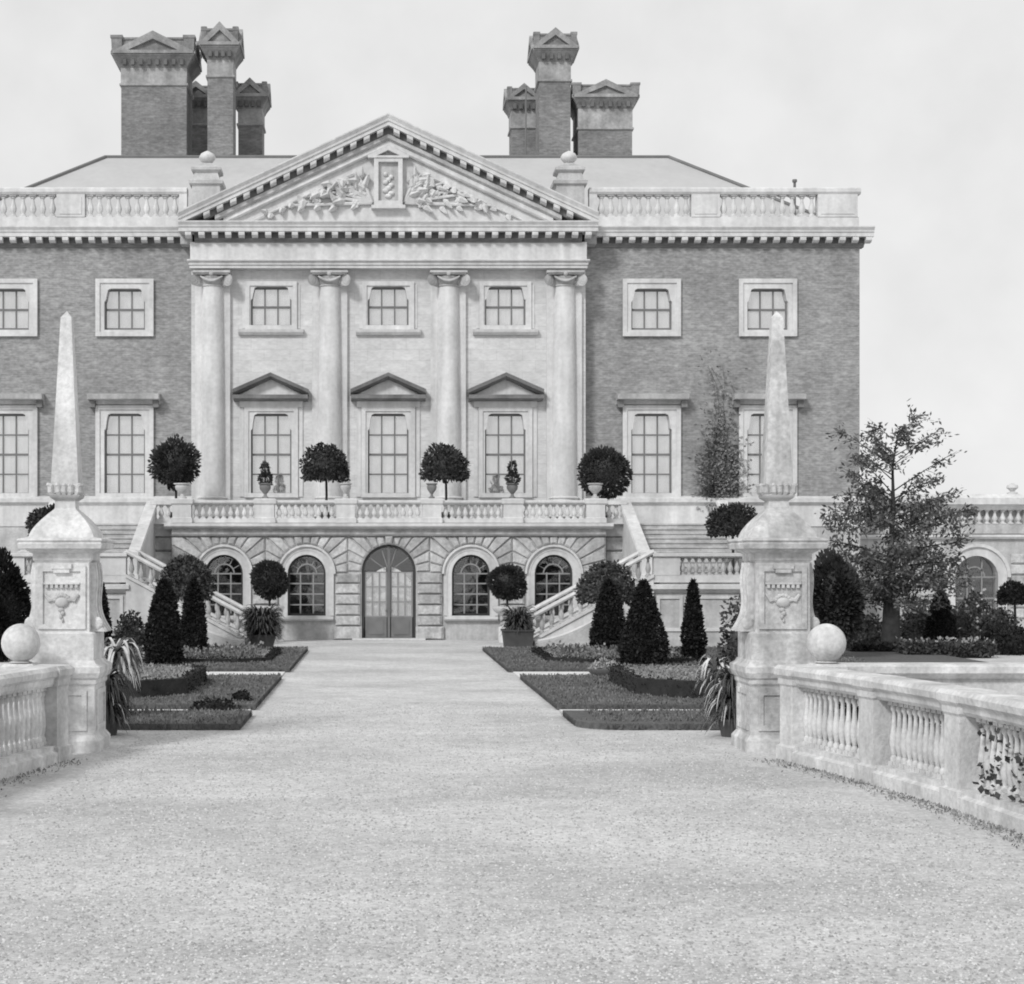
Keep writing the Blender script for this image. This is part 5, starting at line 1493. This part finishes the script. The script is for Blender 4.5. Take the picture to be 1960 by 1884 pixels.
# octagonal raised beds
def octbed(cx, cy, rx, ry, ch, h, label, seed, fill=BEDTURF, plants=True):
    t = thing('raised_bed', label, 'flower bed', (cx, cy, 0), 'raised octagonal beds')
    def oct_(k): 
        a, b, c = rx - k, ry - k, ch
        return [(cx - a + c, cy - b), (cx + a - c, cy - b), (cx + a, cy - b + c), (cx + a, cy + b - c), (cx + a - c, cy + b), (cx - a + c, cy + b), (cx - a, cy + b - c), (cx - a, cy - b + c)]
    q = MB(); q.plate(oct_(0), [oct_(.14)], h, .0, 'xy'); rim = q.build('box_edging', SOIL, t)
    g = np.random.default_rng(seed)
    o = oct_(.07); pp = []; 
    for i in range(8):
        a = np.array(o[i]); b = np.array(o[(i + 1) % 8]); L = np.linalg.norm(b - a); n = int(L * 420)
        s = g.uniform(0, 1, (n, 1)); xy = a + (b - a) * s + g.normal(0, .06, (n, 2))
        pp.append(np.concatenate([xy, g.uniform(.04, h + .05, (n, 1))], 1))
    pp = np.concatenate(pp)
    foliage('edging_leaves', pp, np.tile([0, 0, .6], (len(pp), 1)), .05, YEW, t, seed)['kind'] = 'stuff'
    q = MB(); q.plate(oct_(.14), [], h - .03, h - .1, 'xy'); q.build('bed_top', fill, t)
    n = int(rx * ry * 4 * 160)
    p = np.stack([g.uniform(cx - rx * .86, cx + rx * .86, n), g.uniform(cy - ry * .86, cy + ry * .86, n), h + g.uniform(-.04, .0, n)], 1)
    foliage('bed_grass', p, np.tile([0, 0, 1.4], (n, 1)), .07, fill, t, seed + 7)['kind'] = 'stuff'
    if plants:
        n = int(rx * ry * 4 * 60)
        p = np.stack([g.uniform(cx - rx * .8, cx + rx * .8, n), g.uniform(cy - ry * .8, cy + ry * .8, n), h + g.uniform(-.02, .12, n)], 1)
        foliage('bedding_plants', p, np.tile([0, 0, .8], (n, 1)), .11, BEDDING, t, seed + 1)['kind'] = 'stuff'
        n //= 12
        p = np.stack([g.uniform(cx - rx * .8, cx + rx * .8, n), g.uniform(cy - ry * .8, cy + ry * .8, n), h + g.uniform(.05, .2, n)], 1)
        foliage('flowers', p, np.tile([0, -.5, .8], (n, 1)), .08, FLOWER, t, seed + 2, .9, 1.0)['kind'] = 'stuff'
PA = .44
octbed(7.0, 34.9, 2.1, 2.7, .75, .42, 'raised turf bed with dark box edging between the small stone bowl and the stained pier', 91, plants=False)
octbed(6.3, 46.6, 2.0, 3.0, .8, .2, 'flowering bed round the feet of the mushroom tree yew', 92)
octbed(2 * PA - 6.9, 34.9, 2.3, 2.7, .75, .42, 'raised turf bed with dark box edging beside the unstained pier clump', 93, plants=False)
octbed(2 * PA - 5.9, 46.6, 2.2, 3.0, .8, .2, 'flowering bed round the feet of the two blunt yews', 94)

# small stone bowl planter on the lawn edge
x, y = X(1160, 38.9), 38.9
t = thing('stone_bowl', 'small dark low bowl of flowers on the pale strip before the yews', 'planter', (x, y, .03), None)
q = MB(); q.lathe((x, y, 0), [(.22, .03), (.3, .08), (.42, .2), (.44, .25), (.36, .25), (.34, .2)], 18); q.build('bowl', STONE_DARK, t, smooth=True)
p, nn = ball_pts((x, y, .25), (.34, .34, .16), 420, 95, .2, .5, -.1); foliage('flowers', p, nn, .09, FLOWER, t, 95)['kind'] = 'stuff'
# dark foliage tufts on the left strip
x, y = X(410, 30.4), 30.4
bush(x, y, (.42, .25, .16), 'tiny dark tuft creeping over the pale edging of the lawn', 96, YEW, 700, .07)
bush(X(463, 31.6), 31.6, (.16, .16, .14), 'small round dark tuft near the corner of the lawn', 97, YEW, 300, .06, z=.1)

# the feathery tree
TX, TYY = X(1705, 50.2), 50.2
t = thing('feathery_tree', 'tall feathery dark tree with a bare thick trunk and sparse top against the sky', 'tree', (TX, TYY, 0))
q = MB(); q.tube([(TX, TYY, -.05), (TX, TYY, .5), (TX + .02, TYY, 1.4), (TX - .03, TYY, 2.6), (TX + .08, TYY, 4.2), (TX + .05, TYY, 5.4), (TX + .22, TYY, 6.5)], [.32, .27, .24, .11, .06, .035, .015], 10)
q.build('trunk', BARK, t, smooth=True)
rr = random.Random(5); g = np.random.default_rng(5)
LP = []; LN = []
limb = MB()
for i in range(64):
    k = i / 63
    z0 = 1.45 + 4.9 * k
    a = i * 2.399 + rr.uniform(-.3, .3)
    if z0 < 4.0: L = (1.25 + 1.15 * math.sin(math.pi * min(1, max(0, (z0 - 1.2) / 3.4)))) * rr.uniform(.75, 1.1)
    else: L = max(.45, 2.15 - (z0 - 4.0) * .58) * rr.uniform(.6, 1.2)
    up = .0 + .8 * k + rr.uniform(-.15, .25)
    if k > .3 and rr.random() < .28: continue
    if k > .45: L *= rr.choice((.6, .8, 1.0, 1.25))
    pts = []
    for s in range(7):
        f = s / 6
        pts.append(Vector((TX + .1 * k + math.cos(a) * L * f, TYY + math.sin(a) * L * f, z0 + L * (up * f - .18 * f * f * (1 - k)) )))
    limb.tube(pts, [.034 * (1 - .85 * s / 6) * (1.2 - .8 * k) for s in range(7)], 5)
    dens = 140 if z0 < 3.2 else int(140 - 60 * min(1, (z0 - 3.2) / 2.4))
    # side twigs carry the leaves
    for s in range(int(11 if z0 < 4.2 else 9)):
        f = rr.uniform(.3, 1.0)
        base = pts[0].lerp(pts[-1], f)
        base = pts[min(6, int(f * 6))]
        d = Vector((math.cos(a + rr.uniform(-1.1, 1.1)), math.sin(a + rr.uniform(-1.1, 1.1)), rr.uniform(-.35, .5))).normalized()
        l2 = rr.uniform(.25, .6) * (1.0 if z0 < 4.2 else .85)
        tip = base + d * l2
        limb.tube([base, tip], [.012, .004], 4)
        n = dens // 8
        tt = g.uniform(.05, 1.05, (n, 1))
        pp = np.array(base) + (np.array(tip) - np.array(base)) * tt + g.normal(0, .075, (n, 3))
        LP.append(pp); LN.append(np.tile(np.array(d), (n, 1)))
limb.build('limbs', BARK, t)
# denser clumps through the middle of the crown
for (cu, cv, ru, rv, n) in ((1680, 1085, 60, 40, 1000), (1765, 1070, 60, 45, 900), (1630, 1000, 60, 26, 600), (1745, 985, 80, 34, 800), (1660, 955, 60, 24, 420), (1700, 1135, 60, 26, 900), (1800, 1105, 45, 36, 450), (1610, 985, 45, 16, 160), (1815, 1010, 45, 24, 220)):
    c = np.array((X(cu, TYY), TYY + rr.uniform(-.6, .6), Z(cv, TYY)))
    p, nn = ball_pts(c, (ru * TYY / F, .8, rv * TYY / F), n, int(cu), .35, .75); LP.append(p); LN.append(nn * .6)
foliage('crown', np.concatenate(LP), np.concatenate(LN), .15, TREELEAF, t, 6, .9, .4)

# climber on the right brick wing
t = thing('wall_climber', 'thin climbing shrub trained up the brick beside the obelisk window', 'climber', (X(1385, YB - .1), YB - .12, 4.0))
g = np.random.default_rng(15); LP = []
st_ = MB()
for i in range(26):
    u = 1383 + rng.uniform(-26, 22); v0 = 948; v1 = rng.choice((910, 895, 880, 860, 845, 830, 790, 700))
    pts = []
    for s in range(8):
        f = s / 7
        uu = u + (rng.uniform(-14, 14) + 18 * math.sin(f * 3 + i)) * f; vv = v0 + (v1 - v0) * f
        pts.append((X(uu, YB), YB - .05 - .05 * rng.random(), Z(vv, YB)))
    st_.tube(pts, [.02 * (1 - .8 * s / 7) for s in range(8)], 4)
    for s in range(8):
        n = int(24 * (1 - .6 * s / 7))
        LP.append(np.array(pts[s]) + g.normal(0, 1, (n, 3)) * np.array((.26, .035, .26)) + np.array((0, -.05, 0)))
st_.build('stems', BARK, t)
LPc = np.concatenate(LP); LPc[:, 1] = np.minimum(LPc[:, 1], YB - .02)
foliage('leaves', LPc, np.tile([0, -1.0, 0], (len(LPc), 1)), .13, IVY, t, 15, .7, .7)

# climbing leaves on the nearest bay of the right balustrade
t = thing('balustrade_climber', 'speckled climbing leaves growing behind and through the balusters of the long balustrade', 'climber', (MIDX + 5.86, 17.3, 0))
g = np.random.default_rng(18); n = 900
yy = g.uniform(14.4, 18.0, n); LPp = np.stack([MIDX + np.interp(yy, [14, 16.2, 18.4], [5.85, 5.79, 5.64]) + g.normal(.12, .10, n), yy, np.abs(g.normal(.5, .28, n)).clip(.05, .98)], 1)
q = MB()
for i in range(10):
    y_ = 14.5 + .36 * i
    q.tube([(MIDX + 6.02, y_, 0), (MIDX + 5.98 + .05 * (i % 2), y_ + .1, .4), (MIDX + 5.95, y_ + .2 * (-1) ** i, .85)], [.012, .01, .004], 4)
q.build('stems', BARK, t)
foliage('leaves', LPp, np.tile([-1.0, 0, .3], (n, 1)), .075, SHRUB, t, 18, .7, .8)
n = 5200
yy = g.uniform(14.2, 22.2, n); LPp = np.stack([MIDX + np.interp(yy, [14, 16.2, 18.4, 20.6, 22.75], [5.88, 5.83, 5.70, 5.40, 4.95]) + np.abs(g.normal(.34, .08, n)).clip(.24, .7), yy, g.uniform(.05, .98, n)], 1)
foliage('backing_leaves', LPp, np.tile([-1.0, 0, .3], (n, 1)), .085, BAY, t, 19, .7, .8)

# added low weeds, put in to darken the contact along the foot of the balustrades
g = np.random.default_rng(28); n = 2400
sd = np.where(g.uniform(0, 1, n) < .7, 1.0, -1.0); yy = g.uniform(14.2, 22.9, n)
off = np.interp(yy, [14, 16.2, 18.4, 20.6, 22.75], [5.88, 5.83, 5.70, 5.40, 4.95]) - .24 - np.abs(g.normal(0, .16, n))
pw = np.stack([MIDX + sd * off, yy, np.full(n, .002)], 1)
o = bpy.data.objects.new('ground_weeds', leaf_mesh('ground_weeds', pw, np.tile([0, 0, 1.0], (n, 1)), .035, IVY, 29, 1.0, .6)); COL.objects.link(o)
o['kind'] = 'stuff'; o['label'] = 'thin added weeds darkening the foot of the drive balustrades'; o['category'] = 'weeds'
